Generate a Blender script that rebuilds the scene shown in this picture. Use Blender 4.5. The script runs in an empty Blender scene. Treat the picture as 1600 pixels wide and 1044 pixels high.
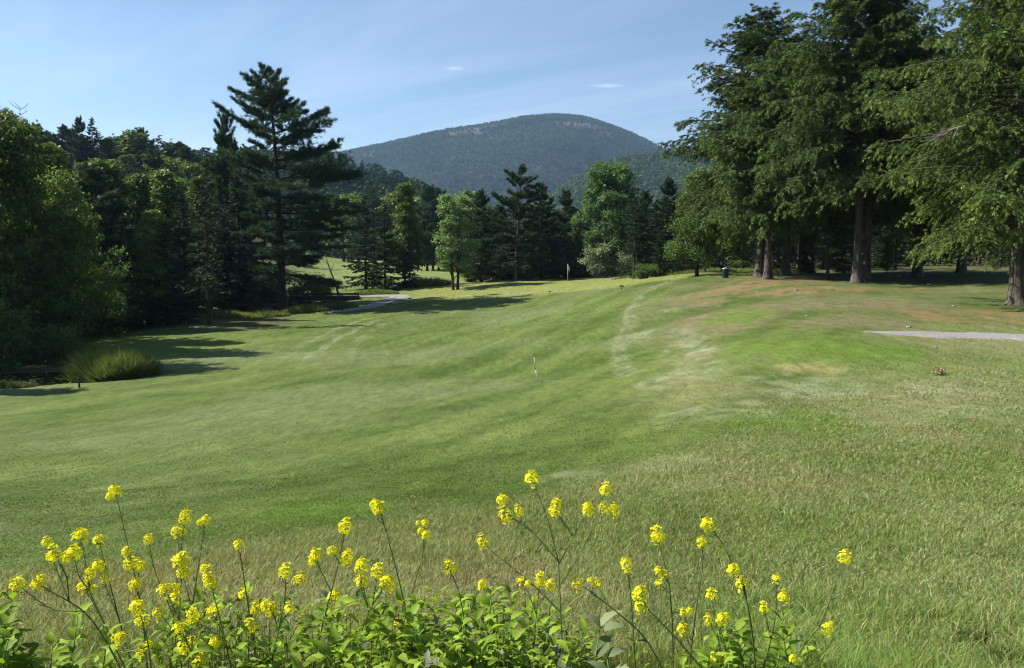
import bpy, math, random
import numpy as np
from mathutils import Vector

# ------------------------------------------------------------------ camera, sky, sun, exposure
SC = bpy.context.scene
COL = SC.collection
EYE = 1.6
FPX = 1256.0
PITCH = math.atan((522 - 400) / FPX)
cam_d = bpy.data.cameras.new('camera')
cam_d.sensor_width = 36.0
cam_d.lens = 36.0 * FPX / 1600.0
cam_d.clip_start = 0.05
cam_d.clip_end = 30000
cam = bpy.data.objects.new('camera', cam_d)
cam.location = (0, 0, EYE)
cam.rotation_euler = (math.pi / 2 - PITCH, 0, 0)
COL.objects.link(cam)
SC.camera = cam

SUN_EL = math.radians(42)
SUN_AZ = math.radians(-79)          # measured from +Y towards +X: the sun stands to the left
SUN_STRENGTH = 5.0
SKY_STRENGTH = 0.065
EXPOSURE = 1.14
SC.view_settings.view_transform = 'Standard'
SC.view_settings.look = 'None'
SC.view_settings.gamma = 1.0
SC.view_settings.use_curve_mapping = False
SC.view_settings.exposure = EXPOSURE
SC.render.engine = 'CYCLES'
SC.cycles.use_denoising = True
SC.cycles.use_adaptive_sampling = False
SC.cycles.filter_width = 1.15
SC.cycles.max_bounces = 6
SC.cycles.diffuse_bounces = 3
SC.cycles.glossy_bounces = 2
SC.cycles.transmission_bounces = 3
SC.cycles.volume_bounces = 0
SC.cycles.transparent_max_bounces = 4
SC.cycles.caustics_reflective = False
SC.cycles.caustics_refractive = False

sun_d = bpy.data.lights.new('sun', 'SUN')
sun_d.energy = SUN_STRENGTH
sun_d.angle = math.radians(0.5)
sun_d.color = (1.0, 0.945, 0.85)
sun = bpy.data.objects.new('sun', sun_d)
to_sun = Vector((math.sin(SUN_AZ) * math.cos(SUN_EL), math.cos(SUN_AZ) * math.cos(SUN_EL), math.sin(SUN_EL)))
sun.rotation_euler = to_sun.to_track_quat('Z', 'Y').to_euler()
sun.location = (-50, 0, 80)
COL.objects.link(sun)

world = bpy.data.worlds.new('World')
SC.world = world
world.use_nodes = True
wn, wl = world.node_tree.nodes, world.node_tree.links
wn.clear()
w_out = wn.new('ShaderNodeOutputWorld')
w_bg = wn.new('ShaderNodeBackground')
w_bg.inputs['Strength'].default_value = SKY_STRENGTH
sky = wn.new('ShaderNodeTexSky')
sky.sky_type = 'NISHITA'
sky.sun_disc = False
sky.sun_elevation = SUN_EL
sky.sun_rotation = SUN_AZ
sky.altitude = 50
sky.air_density = 1.0
sky.dust_density = 0.3
sky.ozone_density = 2.5
w_tc = wn.new('ShaderNodeTexCoord')
w_sep = wn.new('ShaderNodeSeparateXYZ')
wl.new(w_tc.outputs['Generated'], w_sep.inputs[0])


def wmath(op, a, b=None, clamp=False):
    n = wn.new('ShaderNodeMath')
    n.operation = op
    n.use_clamp = clamp
    for i, v in enumerate((a, b)):
        if v is None:
            continue
        if isinstance(v, (int, float)):
            n.inputs[i].default_value = v
        else:
            wl.new(v, n.inputs[i])
    return n.outputs[0]


# thin cirrus laid on a plane high above the ground: direction / height
zc = wmath('MAXIMUM', w_sep.outputs['Z'], 0.03)
cx = wmath('DIVIDE', w_sep.outputs['X'], zc)
cy = wmath('DIVIDE', w_sep.outputs['Y'], zc)
comb = wn.new('ShaderNodeCombineXYZ')
wl.new(wmath('MULTIPLY', cx, 0.55), comb.inputs[0])
wl.new(wmath('MULTIPLY', wmath('ADD', cy, wmath('MULTIPLY', cx, 0.9)), 0.9), comb.inputs[1])
n1 = wn.new('ShaderNodeTexNoise')
n1.inputs['Scale'].default_value = 0.55
n1.inputs['Detail'].default_value = 9
n1.inputs['Roughness'].default_value = 0.58
n1.inputs['Distortion'].default_value = 0.35
wl.new(comb.outputs[0], n1.inputs['Vector'])
ramp = wn.new('ShaderNodeValToRGB')
ramp.color_ramp.elements[0].position = 0.45
ramp.color_ramp.elements[0].color = (0, 0, 0, 1)
ramp.color_ramp.elements[1].position = 0.85
ramp.color_ramp.elements[1].color = (1, 1, 1, 1)
wl.new(n1.outputs['Fac'], ramp.inputs[0])
w_mix = wn.new('ShaderNodeMixRGB')
w_mix.inputs['Color2'].default_value = (9.0, 9.6, 10.6, 1)


def small_cloud(px, py, wx, wy):
    a, b = (px - 800) / FPX, (522 - py) / FPX
    fy = math.cos(PITCH) + b * math.sin(PITCH); fz = -math.sin(PITCH) + b * math.cos(PITCH)
    yy = wmath('MAXIMUM', w_sep.outputs['Y'], 0.05)
    dx = wmath('DIVIDE', wmath('SUBTRACT', wmath('DIVIDE', w_sep.outputs['X'], yy), a / fy), wx / FPX)
    dz = wmath('DIVIDE', wmath('SUBTRACT', wmath('DIVIDE', w_sep.outputs['Z'], yy), fz / fy), wy / FPX)
    d = wmath('SQRT', wmath('ADD', wmath('MULTIPLY', dx, dx), wmath('MULTIPLY', dz, dz)))
    n = wn.new('ShaderNodeTexNoise'); n.inputs['Scale'].default_value = 55; n.inputs['Detail'].default_value = 5
    wl.new(w_tc.outputs['Generated'], n.inputs['Vector'])
    m = wmath('SUBTRACT', 1.25, wmath('ADD', d, wmath('MULTIPLY', n.outputs['Fac'], 0.7)), True)
    return wmath('MULTIPLY', m, 0.36)


cloud = wmath('ADD', wmath('MULTIPLY', ramp.outputs[0], 0.32), wmath('ADD', small_cloud(709, 107, 22, 5), small_cloud(951, 134, 36, 4.5)), True)
wl.new(cloud, w_mix.inputs['Fac'])
wl.new(sky.outputs[0], w_mix.inputs['Color1'])
wl.new(w_mix.outputs[0], w_bg.inputs['Color'])
wl.new(w_bg.outputs[0], w_out.inputs['Surface'])

# ------------------------------------------------------------------ pixel rays of the photograph -> world
CP, SP = math.cos(PITCH), math.sin(PITCH)


def ray(px, py):
    a, b = (px - 800) / FPX, (522 - py) / FPX
    return np.array([a, CP + b * SP, -SP + b * CP])


def at_depth(px, py, d):
    v = ray(px, py)
    v = v * (d / v[1])
    return np.array([v[0], v[1], v[2] + EYE])


# ------------------------------------------------------------------ numpy noise
def _hash(ix, iy, seed):
    n = (ix.astype(np.int64) * 374761393 + iy.astype(np.int64) * 668265263 + seed * 1442695041) & 0x7fffffff
    n = ((n ^ (n >> 13)) * 1274126177) & 0x7fffffff
    n = (n ^ (n >> 16)) & 0xffffff
    return n / float(0xffffff)


def vnoise(x, y, seed=0):
    x = np.asarray(x, float); y = np.asarray(y, float)
    ix = np.floor(x); iy = np.floor(y)
    fx = x - ix; fy = y - iy
    fx = fx * fx * (3 - 2 * fx); fy = fy * fy * (3 - 2 * fy)
    a = _hash(ix, iy, seed); b = _hash(ix + 1, iy, seed)
    c = _hash(ix, iy + 1, seed); d = _hash(ix + 1, iy + 1, seed)
    return a + (b - a) * fx + (c - a) * fy + (a - b - c + d) * fx * fy


def fbm(x, y, seed=0, octv=4, gain=0.5):
    s = 0; a = 1; t = 0
    for i in range(octv):
        s = s + a * vnoise(x * 2 ** i + 17.3 * i, y * 2 ** i - 9.1 * i, seed + i)
        t += a; a *= gain
    return s / t


def sstep(a, b, x):
    t = np.clip((np.asarray(x, float) - a) / (b - a), 0, 1)
    return t * t * (3 - 2 * t)


def unit(v):
    return v / np.maximum(np.linalg.norm(v, axis=-1, keepdims=True), 1e-9)


# ------------------------------------------------------------------ terrain height (metres, eye-relative control points)
CTRL = {
    -250: [(3, -1.6), (6, -2.4), (10, -3.3), (17, -4.5), (28, -5.6), (38, -6.1), (60, -6.0), (90, -5.0), (120, -1), (160, 8), (220, 18), (400, 22)],
    0: [(1.5, -1.5), (3, -1.6), (6, -2.35), (10, -3.3), (17, -4.4), (28, -5.5), (38, -6.05), (60, -6.1), (90, -5.3), (120, -1.5), (160, 8), (220, 18), (400, 22)],
    160: [(3, -1.6), (6, -2.35), (10, -3.25), (17, -4.4), (28, -5.45), (40, -5.9), (60, -6.0), (90, -5.6), (130, -2), (170, 7), (230, 18), (400, 22)],
    320: [(3, -1.6), (6, -2.35), (10, -3.2), (17, -4.3), (28, -5.3), (40, -5.8), (60, -5.9), (86, -6.0), (110, -5.3), (150, -2), (250, 16), (400, 22)],
    470: [(3, -1.6), (6, -2.35), (9, -2.95), (16, -4.1), (28, -5.2), (40, -5.7), (60, -5.8), (80, -5.9), (95, -5.7), (120, -4.4), (170, -3.4), (250, -1), (400, 2)],
    600: [(1.5, -1.5), (3, -1.6), (6, -2.35), (9, -2.9), (16, -4.0), (28, -5.1), (40, -5.6), (60, -5.7), (75, -5.55), (88, -5.3), (110, -4.2), (150, -3.6), (250, -2.3), (400, -0.8)],
    800: [(3, -1.6), (6, -2.3), (9, -2.8), (16, -3.7), (28, -4.8), (36, -5.3), (50, -5.1), (65, -5.0), (80, -4.75), (92, -3.9), (104, -3.3), (115, -3.4), (150, -3.6), (250, -2.6), (400, -1)],
    1000: [(1.5, -1.5), (3, -1.6), (6, -2.2), (9, -2.6), (16, -3.3), (26, -3.9), (36, -4.0), (50, -3.4), (62, -2.95), (75, -2.55), (95, -2.4), (115, -2.6), (160, -2.6), (400, -1)],
    1130: [(3, -1.6), (6, -2.2), (9, -2.5), (16, -2.95), (26, -3.2), (36, -3.0), (50, -2.4), (62, -1.9), (72, -1.65), (82, -1.6), (95, -1.8), (150, -1.5), (400, -0.5)],
    1300: [(3, -1.6), (6, -2.15), (9, -2.45), (16, -2.9), (20, -2.95), (24, -2.5), (28, -2.45), (40, -2.1), (55, -1.75), (64, -1.6), (90, -1.3), (150, -0.8), (400, 0)],
    1500: [(1.5, -1.5), (3, -1.6), (6, -2.1), (9, -2.4), (16, -2.7), (22, -2.6), (25, -2.5), (30, -2.3), (36, -2.1), (50, -1.8), (64, -1.5), (90, -1.1), (150, -0.5), (400, 0)],
    1800: [(3, -1.6), (6, -2.1), (9, -2.3), (16, -2.5), (25, -2.4), (36, -2.0), (64, -1.3), (120, -0.5), (400, 0)],
}
_cu, _cv, _cz = [], [], []
for _px, _l in CTRL.items():
    _u = math.atan2(_px - 800, FPX)
    for _d, _z in _l:
        _cu.append(_u / 0.22); _cv.append(math.log(_d / math.cos(_u)) * 1.5); _cz.append(_z)
_cu = np.array(_cu); _cv = np.array(_cv); _cz = np.array(_cz)


def _tps(r2):
    return 0.5 * r2 * np.log(np.maximum(r2, 1e-12))


_n = len(_cu)
_K = _tps((_cu[:, None] - _cu[None]) ** 2 + (_cv[:, None] - _cv[None]) ** 2) + np.eye(_n) * 0.02
_P = np.stack([np.ones(_n), _cu, _cv], 1)
_A = np.block([[_K, _P], [_P.T, np.zeros((3, 3))]])
_W = np.linalg.solve(_A, np.concatenate([_cz, np.zeros(3)]))

POND = at_depth(85, 588, 40)[:2]


def H(x, y):
    x = np.atleast_1d(np.asarray(x, float)); y = np.atleast_1d(np.asarray(y, float))
    out = np.empty(x.shape)
    for i in range(0, len(x), 40000):
        xs, ys = x[i:i + 40000], y[i:i + 40000]
        az = np.arctan2(xs, ys)
        az = np.clip(az, -0.72, 0.70)
        r = np.clip(np.hypot(xs, ys), 1.3, 420)
        u = az / 0.22; v = np.log(r) * 1.5
        k = _tps((u[:, None] - _cu[None]) ** 2 + (v[:, None] - _cv[None]) ** 2)
        z = k @ _W[:_n] + _W[_n] + _W[_n + 1] * u + _W[_n + 2] * v
        amp = np.clip(np.hypot(xs, ys) * 0.006, 0.012, 0.35)
        z = z + amp * (fbm(xs * 0.16, ys * 0.16, 5, 4) - 0.5) * 1.6
        q = np.hypot((xs - POND[0]) / 5.2, (ys - POND[1]) / 2.6)
        z = z - 0.75 * (1 - sstep(0.6, 1.15, q))
        h = np.hypot((xs - BURROW[0]) / 0.16, (ys - BURROW[1]) / 0.11)
        z = z - 0.14 * (1 - sstep(0.4, 1.0, h))
        out[i:i + 40000] = z + EYE
    return out


BURROW = (1e6, 1e6)


def H1(x, y):
    return float(H(x, y)[0])


def G(px, py):
    """ground point seen at a pixel of the photograph"""
    v = ray(px, py)
    t = np.geomspace(1.2, 420, 900)
    z = H(v[0] * t, v[1] * t)
    below = np.nonzero(v[2] * t + EYE < z)[0]
    k = below[0] if len(below) else len(t) - 1
    tt = np.linspace(t[max(k - 1, 0)], t[k], 24)
    zz = H(v[0] * tt, v[1] * tt)
    b2 = np.nonzero(v[2] * tt + EYE < zz)[0]
    t_ = tt[b2[0]] if len(b2) else tt[-1]
    return np.array([v[0] * t_, v[1] * t_, H1(v[0] * t_, v[1] * t_)])


BURROW = tuple(G(1538, 998)[:2])


def along(px, d):
    """ground point at a column of the photograph and a depth"""
    x = d * (px - 800) / FPX
    return np.array([x, d, H1(x, d)])


# ------------------------------------------------------------------ mesh builder
class MB:
    def __init__(s):
        s.V, s.Q, s.T, s.C, s.n = [], [], [], [], 0

    def add(s, verts, quads=None, tris=None, col=None):
        verts = np.asarray(verts, float).reshape(-1, 3)
        if quads is not None and len(quads):
            s.Q.append(np.asarray(quads, int).reshape(-1, 4) + s.n)
        if tris is not None and len(tris):
            s.T.append(np.asarray(tris, int).reshape(-1, 3) + s.n)
        s.V.append(verts)
        if col is None:
            col = (1, 1, 1)
        c = np.asarray(col, float)
        if c.ndim == 1:
            c = np.tile(c, (len(verts), 1))
        s.C.append(c)
        s.n += len(verts)

    def rhombs(s, P, D, N, L, W, col, fold=0.0):
        D = unit(D); S = unit(np.cross(D, N)); Nn = np.cross(S, D)
        L = np.asarray(L).reshape(-1, 1); W = np.asarray(W).reshape(-1, 1)
        m = P + D * L * 0.42
        v = np.stack([P, m + S * W * 0.5 + Nn * W * fold, P + D * L, m - S * W * 0.5 + Nn * W * fold], 1)
        n = len(P)
        s.add(v.reshape(-1, 3), quads=np.arange(n * 4).reshape(n, 4), col=np.repeat(col, 4, axis=0))

    def spikes(s, P, D, N, L, W, col):
        D = unit(D); S = unit(np.cross(D, N))
        L = np.asarray(L).reshape(-1, 1); W = np.asarray(W).reshape(-1, 1)
        v = np.stack([P - S * W * 0.5, P + S * W * 0.5, P + D * L], 1)
        n = len(P)
        s.add(v.reshape(-1, 3), tris=np.arange(n * 3).reshape(n, 3), col=np.repeat(col, 3, axis=0))

    def tube(s, pts, rad, sides=6, col=(1, 1, 1), cap=True, rough=0.0, rng=None):
        pts = np.asarray(pts, float); k = len(pts)
        rad = np.broadcast_to(np.asarray(rad, float), (k,))
        t = unit(np.gradient(pts, axis=0))
        ref = np.array([0, 0, 1.0]) if abs(t[0][2]) < 0.8 else np.array([1.0, 0, 0])
        a = unit(np.cross(t, ref)); b = np.cross(t, a)
        ang = np.arange(sides) / sides * 2 * math.pi
        ca, sa = np.cos(ang), np.sin(ang)
        rr = rad[:, None, None]
        if rough and rng is not None:
            rr = rr * (1 + rough * (rng.random((k, sides, 1)) - 0.5))
        v = pts[:, None] + rr * (a[:, None] * ca[None, :, None] + b[:, None] * sa[None, :, None])
        q = []
        i = np.arange(k - 1)[:, None] * sides
        j = np.arange(sides)[None]
        j2 = (j + 1) % sides
        q = np.stack([i + j, i + j2, i + sides + j2, i + sides + j], -1).reshape(-1, 4)
        tris = []
        if cap:
            for m in range(1, sides - 1):
                tris.append((0, m + 1, m)); tris.append(((k - 1) * sides, (k - 1) * sides + m, (k - 1) * sides + m + 1))
        s.add(v.reshape(-1, 3), quads=q, tris=tris, col=col)

    def box(s, c, size, rz=0.0, col=(1, 1, 1), tilt=None):
        x, y, z = np.asarray(size) / 2
        v = np.array([(a * x, b * y, cc * z) for cc in (-1, 1) for b in (-1, 1) for a in (-1, 1)])
        R = np.array([[math.cos(rz), -math.sin(rz), 0], [math.sin(rz), math.cos(rz), 0], [0, 0, 1]])
        v = v @ R.T + np.asarray(c)
        s.add(v, quads=[(0, 2, 3, 1), (4, 5, 7, 6), (0, 1, 5, 4), (2, 6, 7, 3), (0, 4, 6, 2), (1, 3, 7, 5)], col=col)

    def lathe(s, prof, sides=16, col=(1, 1, 1), c=(0, 0, 0)):
        prof = np.asarray(prof, float); k = len(prof)
        ang = np.arange(sides) / sides * 2 * math.pi
        v = np.stack([prof[:, 0:1] * np.cos(ang), prof[:, 0:1] * np.sin(ang), np.repeat(prof[:, 1:2], sides, 1)], -1)
        i = np.arange(k - 1)[:, None] * sides; j = np.arange(sides)[None]; j2 = (j + 1) % sides
        q = np.stack([i + j, i + j2, i + sides + j2, i + sides + j], -1).reshape(-1, 4)
        s.add(v.reshape(-1, 3) + np.asarray(c), quads=q, col=col)

    def build(s, name, mat, parent=None, smooth=False, loc=None):
        me = bpy.data.meshes.new(name)
        V = np.concatenate(s.V); C = np.concatenate(s.C)
        Q = np.concatenate(s.Q) if s.Q else np.zeros((0, 4), int)
        T = np.concatenate(s.T) if s.T else np.zeros((0, 3), int)
        loops = np.concatenate([Q.ravel(), T.ravel()])
        tot = np.concatenate([np.full(len(Q), 4), np.full(len(T), 3)])
        start = np.concatenate([[0], np.cumsum(tot)[:-1]])
        me.vertices.add(len(V)); me.vertices.foreach_set('co', V.ravel().astype(np.float32))
        me.loops.add(len(loops)); me.loops.foreach_set('vertex_index', loops.astype(np.int32))
        me.polygons.add(len(tot))
        me.polygons.foreach_set('loop_start', start.astype(np.int32))
        me.polygons.foreach_set('loop_total', tot.astype(np.int32))
        me.update(calc_edges=True)
        me.polygons.foreach_set('use_smooth', np.full(len(tot), bool(smooth)))
        at = me.color_attributes.new('Col', 'FLOAT_COLOR', 'POINT')
        at.data.foreach_set('color', np.concatenate([C, np.ones((len(C), 1))], 1).ravel().astype(np.float32))
        me.materials.append(mat)
        o = bpy.data.objects.new(name, me)
        COL.objects.link(o)
        if parent is not None:
            o.parent = parent
        if loc is not None:
            o.location = loc
        return o


def empty(name, loc=(0, 0, 0), rz=0.0):
    o = bpy.data.objects.new(name, None)
    o.empty_display_size = 0.3
    o.location = loc
    o.rotation_euler = (0, 0, rz)
    COL.objects.link(o)
    return o


def tag(o, label=None, cat=None, group=None, kind=None):
    if label: o['label'] = label
    if cat: o['category'] = cat
    if group: o['group'] = group
    if kind: o['kind'] = kind
    return o


def copy_tree(o, parent=None):
    c = o.copy()
    COL.objects.link(c)
    if parent is not None:
        c.parent = parent
    for k in list(o.children):
        copy_tree(k, c)
    return c


# ------------------------------------------------------------------ materials
def new_mat(name):
    m = bpy.data.materials.new(name)
    m.use_nodes = True
    nt = m.node_tree
    nt.nodes.clear()
    out = nt.nodes.new('ShaderNodeOutputMaterial')
    return m, nt, out


def nmath(nt, op, a, b=None):
    n = nt.nodes.new('ShaderNodeMath'); n.operation = op
    for i, v in enumerate((a, b)):
        if v is None: continue
        if isinstance(v, (int, float)): n.inputs[i].default_value = v
        else: nt.links.new(v, n.inputs[i])
    return n.outputs[0]


def leaf_mat(name, trans=0.3, rough=0.55, spec=0.25, var=0.35, tint=(1.25, 1.2, 0.6)):
    """leaf colour from the mesh attribute, a different tone for each plant, light shining through the blade"""
    m, nt, out = new_mat(name)
    at = nt.nodes.new('ShaderNodeAttribute'); at.attribute_name = 'Col'
    oi = nt.nodes.new('ShaderNodeObjectInfo')
    k = nmath(nt, 'ADD', nmath(nt, 'MULTIPLY', oi.outputs['Random'], var), 1 - var / 2)
    mul = nt.nodes.new('ShaderNodeVectorMath'); mul.operation = 'SCALE'
    nt.links.new(at.outputs['Color'], mul.inputs[0]); nt.links.new(k, mul.inputs['Scale'])
    p = nt.nodes.new('ShaderNodeBsdfPrincipled')
    p.inputs['Roughness'].default_value = rough
    p.inputs['Specular IOR Level'].default_value = spec
    nt.links.new(mul.outputs[0], p.inputs['Base Color'])
    if trans > 0:
        t = nt.nodes.new('ShaderNodeBsdfTranslucent')
        tm = nt.nodes.new('ShaderNodeVectorMath'); tm.operation = 'MULTIPLY'
        nt.links.new(mul.outputs[0], tm.inputs[0]); tm.inputs[1].default_value = tint
        nt.links.new(tm.outputs[0], t.inputs['Color'])
        mx = nt.nodes.new('ShaderNodeMixShader'); mx.inputs[0].default_value = trans
        nt.links.new(p.outputs[0], mx.inputs[1]); nt.links.new(t.outputs[0], mx.inputs[2])
        nt.links.new(mx.outputs[0], out.inputs['Surface'])
    else:
        nt.links.new(p.outputs[0], out.inputs['Surface'])
    return m


def noise_mat(name, c1, c2, scale=8, rough=0.85, bump=0.4, stretch=(1, 1, 1), spec=0.2, detail=6, bdist=0.02, metallic=0.0, contrast=(0.3, 0.7)):
    m, nt, out = new_mat(name)
    tc = nt.nodes.new('ShaderNodeTexCoord')
    mp = nt.nodes.new('ShaderNodeMapping'); mp.inputs['Scale'].default_value = stretch
    nt.links.new(tc.outputs['Object'], mp.inputs[0])
    n = nt.nodes.new('ShaderNodeTexNoise'); n.inputs['Scale'].default_value = scale
    n.inputs['Detail'].default_value = detail; n.inputs['Roughness'].default_value = 0.65
    nt.links.new(mp.outputs[0], n.inputs['Vector'])
    r = nt.nodes.new('ShaderNodeValToRGB')
    r.color_ramp.elements[0].position = contrast[0]; r.color_ramp.elements[0].color = (*c1, 1)
    r.color_ramp.elements[1].position = contrast[1]; r.color_ramp.elements[1].color = (*c2, 1)
    nt.links.new(n.outputs['Fac'], r.inputs[0])
    p = nt.nodes.new('ShaderNodeBsdfPrincipled')
    p.inputs['Roughness'].default_value = rough
    p.inputs['Specular IOR Level'].default_value = spec
    p.inputs['Metallic'].default_value = metallic
    nt.links.new(r.outputs[0], p.inputs['Base Color'])
    if bump:
        b = nt.nodes.new('ShaderNodeBump'); b.inputs['Strength'].default_value = bump; b.inputs['Distance'].default_value = bdist
        nt.links.new(n.outputs['Fac'], b.inputs['Height']); nt.links.new(b.outputs[0], p.inputs['Normal'])
    nt.links.new(p.outputs[0], out.inputs['Surface'])
    return m


M = {}
M['needle'] = leaf_mat('conifer_needles', 0.18, 0.6, 0.2, 0.4, (1.2, 1.2, 0.6))
M['leaf'] = leaf_mat('broad_leaves', 0.30, 0.55, 0.2, 0.6)
M['far_leaf'] = leaf_mat('far_forest_leaves', 0.15, 0.8, 0.05, 0.0)
M['weed_leaf'] = leaf_mat('weed_leaves', 0.42, 0.6, 0.12, 0.25, (1.2, 1.2, 0.4))
M['petal'] = leaf_mat('yellow_petals', 0.40, 0.7, 0.05, 0.10, (1.0, 1.0, 0.4))
M['stem'] = leaf_mat('green_stems', 0.0, 0.5, 0.3, 0.25)
M['blade'] = leaf_mat('grass_blades', 0.36, 0.55, 0.25, 0.0, (1.1, 1.1, 0.6))
M['bark'] = noise_mat('grey_brown_bark', (0.026, 0.022, 0.019), (0.145, 0.125, 0.105), 3.5, 0.95, 0.9, (2.2, 2.2, 0.35), 0.1, 8, 0.08)
M['dark_bark'] = noise_mat('dark_bark', (0.018, 0.014, 0.011), (0.075, 0.058, 0.045), 3.5, 0.95, 0.8, (2.2, 2.2, 0.35), 0.1, 8, 0.06)
M['pale_bark'] = noise_mat('pale_grey_bark', (0.10, 0.09, 0.08), (0.30, 0.28, 0.25), 4, 0.9, 0.5, (2, 2, 0.4), 0.1, 8, 0.03)
M['dead_wood'] = noise_mat('dead_grey_wood', (0.08, 0.073, 0.065), (0.20, 0.185, 0.165), 6, 0.9, 0.5, (1, 1, 0.3), 0.1)
M['old_timber'] = noise_mat('dark_weathered_timber', (0.02, 0.018, 0.016), (0.07, 0.062, 0.055), 4, 0.9, 0.5, (0.4, 3, 3), 0.1)
M['gravel'] = noise_mat('grey_gravel', (0.10, 0.097, 0.092), (0.36, 0.35, 0.335), 26, 0.95, 1.0, (1, 1, 1), 0.1, 4, 0.03)
M['rock'] = noise_mat('pale_rock', (0.16, 0.15, 0.13), (0.36, 0.34, 0.31), 14, 0.9, 0.6)
M['white_paint'] = noise_mat('white_paint', (0.50, 0.50, 0.46), (0.74, 0.74, 0.70), 10, 0.45, 0.05, spec=0.4)
M['red_paint'] = noise_mat('red_paint', (0.40, 0.04, 0.025), (0.55, 0.07, 0.04), 20, 0.5, 0.05, spec=0.4)
M['black_paint'] = noise_mat('black_plastic', (0.010, 0.010, 0.010), (0.03, 0.03, 0.03), 20, 0.5, 0.05, spec=0.4)
M['bin_green'] = noise_mat('dark_green_painted_metal', (0.004, 0.016, 0.013), (0.010, 0.030, 0.024), 6, 0.45, 0.1, spec=0.4)
M['bin_grey'] = noise_mat('grey_metal', (0.20, 0.21, 0.22), (0.38, 0.39, 0.40), 8, 0.4, 0.05, spec=0.5, metallic=0.6)
M['stake_wood'] = noise_mat('grey_stake_wood', (0.10, 0.09, 0.07), (0.26, 0.23, 0.18), 12, 0.9, 0.4, (1, 1, 0.2))
M['clod'] = noise_mat('dry_brown_leaves', (0.16, 0.095, 0.05), (0.40, 0.27, 0.15), 30, 0.9, 0.5)
M['soil'] = noise_mat('dark_soil', (0.012, 0.009, 0.006), (0.05, 0.036, 0.025), 30, 0.95, 0.8)

# ------------------------------------------------------------------ ground colour (albedo of the turf, by world position)
_zone = {}


def blob(key, px, py, rx, ry, rot=0.0):
    g = G(px, py)
    _zone.setdefault(key, []).append((g[0], g[1], rx, ry, rot))


for a in ((1170, 447, 4.29, 3.90), (1245, 455, 3.51, 3.12), (1215, 440, 3.90, 4.68), (1300, 452, 3.5, 2.6), (1545, 492, 3.2, 1.9), (1490, 500, 1.6, 1.0), (1600, 498, 3, 1.6), (1400, 450, 2.5, 1.4)):
    blob('clay', *a)
for a in ((1190, 545, 1.5, 2.8), (1265, 545, 1.7, 2.4), (1330, 548, 1.6, 2.2), (1390, 545, 1.0, 1.2), (1148, 495, 1.7, 3.6), (1235, 655, 1.1, 2.2), (1200, 660, 0.8, 1.2), (520, 800, 1.0, 1.1), (230, 545, 5.5, 6.0), (165, 535, 4, 5)):
    blob('lush', *a)
for a in ((1075, 545, 1.0, 3.2), (1100, 580, 1.6, 2.6), (1030, 595, 1.2, 1.6), (1000, 525, 0.9, 2.2), (1060, 482, 1.2, 1.2), (1340, 602, 1.6, 1.4), (1290, 615, 1.4, 1.2), (1120, 640, 1.4, 1.3), (1440, 610, 1.2, 1.2), (1500, 640, 1.3, 1.3), (1230, 590, 1.2, 1.5), (900, 745, .9, .7), (990, 735, .9, .6)):
    blob('pale', *a)
for a in ((1255, 577, 0.5, 0.5), (1300, 578, 0.6, 0.4), (1225, 572, 0.4, 0.5), (1270, 569, .5, .4)):
    blob('straw', *a)
for a in ((1130, 500, 2.5, 7), (1080, 470, 2, 6), (1230, 480, 3.5, 3.5), (1400, 480, 3.2, 3), (1330, 500, 3, 2.5)):
    blob('brown', *a)


def zone(key, x, y, wob):
    m = np.zeros(x.shape)
    for gx, gy, rx, ry, rot in _zone[key]:
        q = np.hypot((x - gx) / rx, (y - gy) / ry) + wob
        m = np.maximum(m, 1 - sstep(0.45, 1.15, q))
    return m


TRACKS = []


def track(pxs, w, strength):
    TRACKS.append((np.array([G(*p)[:2] for p in pxs]), w, strength))


track([(1052, 437), (1020, 450), (1000, 462), (985, 485), (982, 505), (972, 525), (966, 545), (972, 568), (985, 585)], 0.42, 0.26)
track([(1090, 560), (1095, 540), (1072, 525), (1060, 512)], 0.5, 0.25)
track([(590, 500), (560, 512), (530, 528), (505, 545), (480, 560)], 0.30, 0.36)
track([(570, 499), (530, 512), (495, 528), (465, 545), (440, 560)], 0.30, 0.3)
track([(600, 505), (575, 520), (555, 540), (545, 555)], 0.25, 0.2)
track([(690, 463), (780, 459), (860, 455), (960, 449)], 0.35, 0.3)


def seg_dist(x, y, pts):
    d = np.full(x.shape, 1e9)
    for a, b in zip(pts[:-1], pts[1:]):
        ab = b - a
        t = np.clip(((x - a[0]) * ab[0] + (y - a[1]) * ab[1]) / (ab @ ab), 0, 1)
        d = np.minimum(d, np.hypot(x - a[0] - t * ab[0], y - a[1] - t * ab[1]))
    return d


# edge between the rough (near) and the mown fairway, as a line across the ground
EDGE = np.array([G(*p)[:2] for p in ((-300, 935), (0, 893), (150, 876), (300, 860), (420, 838), (560, 812), (680, 792), (800, 775), (900, 748), (1000, 722), (1100, 690), (1180, 640), (1230, 605), (1320, 575), (1450, 520), (1600, 490), (1800, 480))])
_er = np.hypot(EDGE[:, 0], EDGE[:, 1]); _ea = np.arctan2(EDGE[:, 0], EDGE[:, 1])
GREEN = np.array([G(*p)[:2] for p in ((640, 470), (780, 462), (960, 449), (1060, 436))])


def rough_mask(x, y):
    az = np.arctan2(x, y); r = np.hypot(x, y)
    e = np.interp(az, _ea, _er, right=60)
    wob = 1 + 0.26 * (fbm(x * 0.6, y * 0.6, 31, 4) - 0.5)
    return (1 - sstep(0.86, 1.10, r * wob / e)) * (1 - 0.30 * sstep(0.08, 0.26, az))


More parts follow.
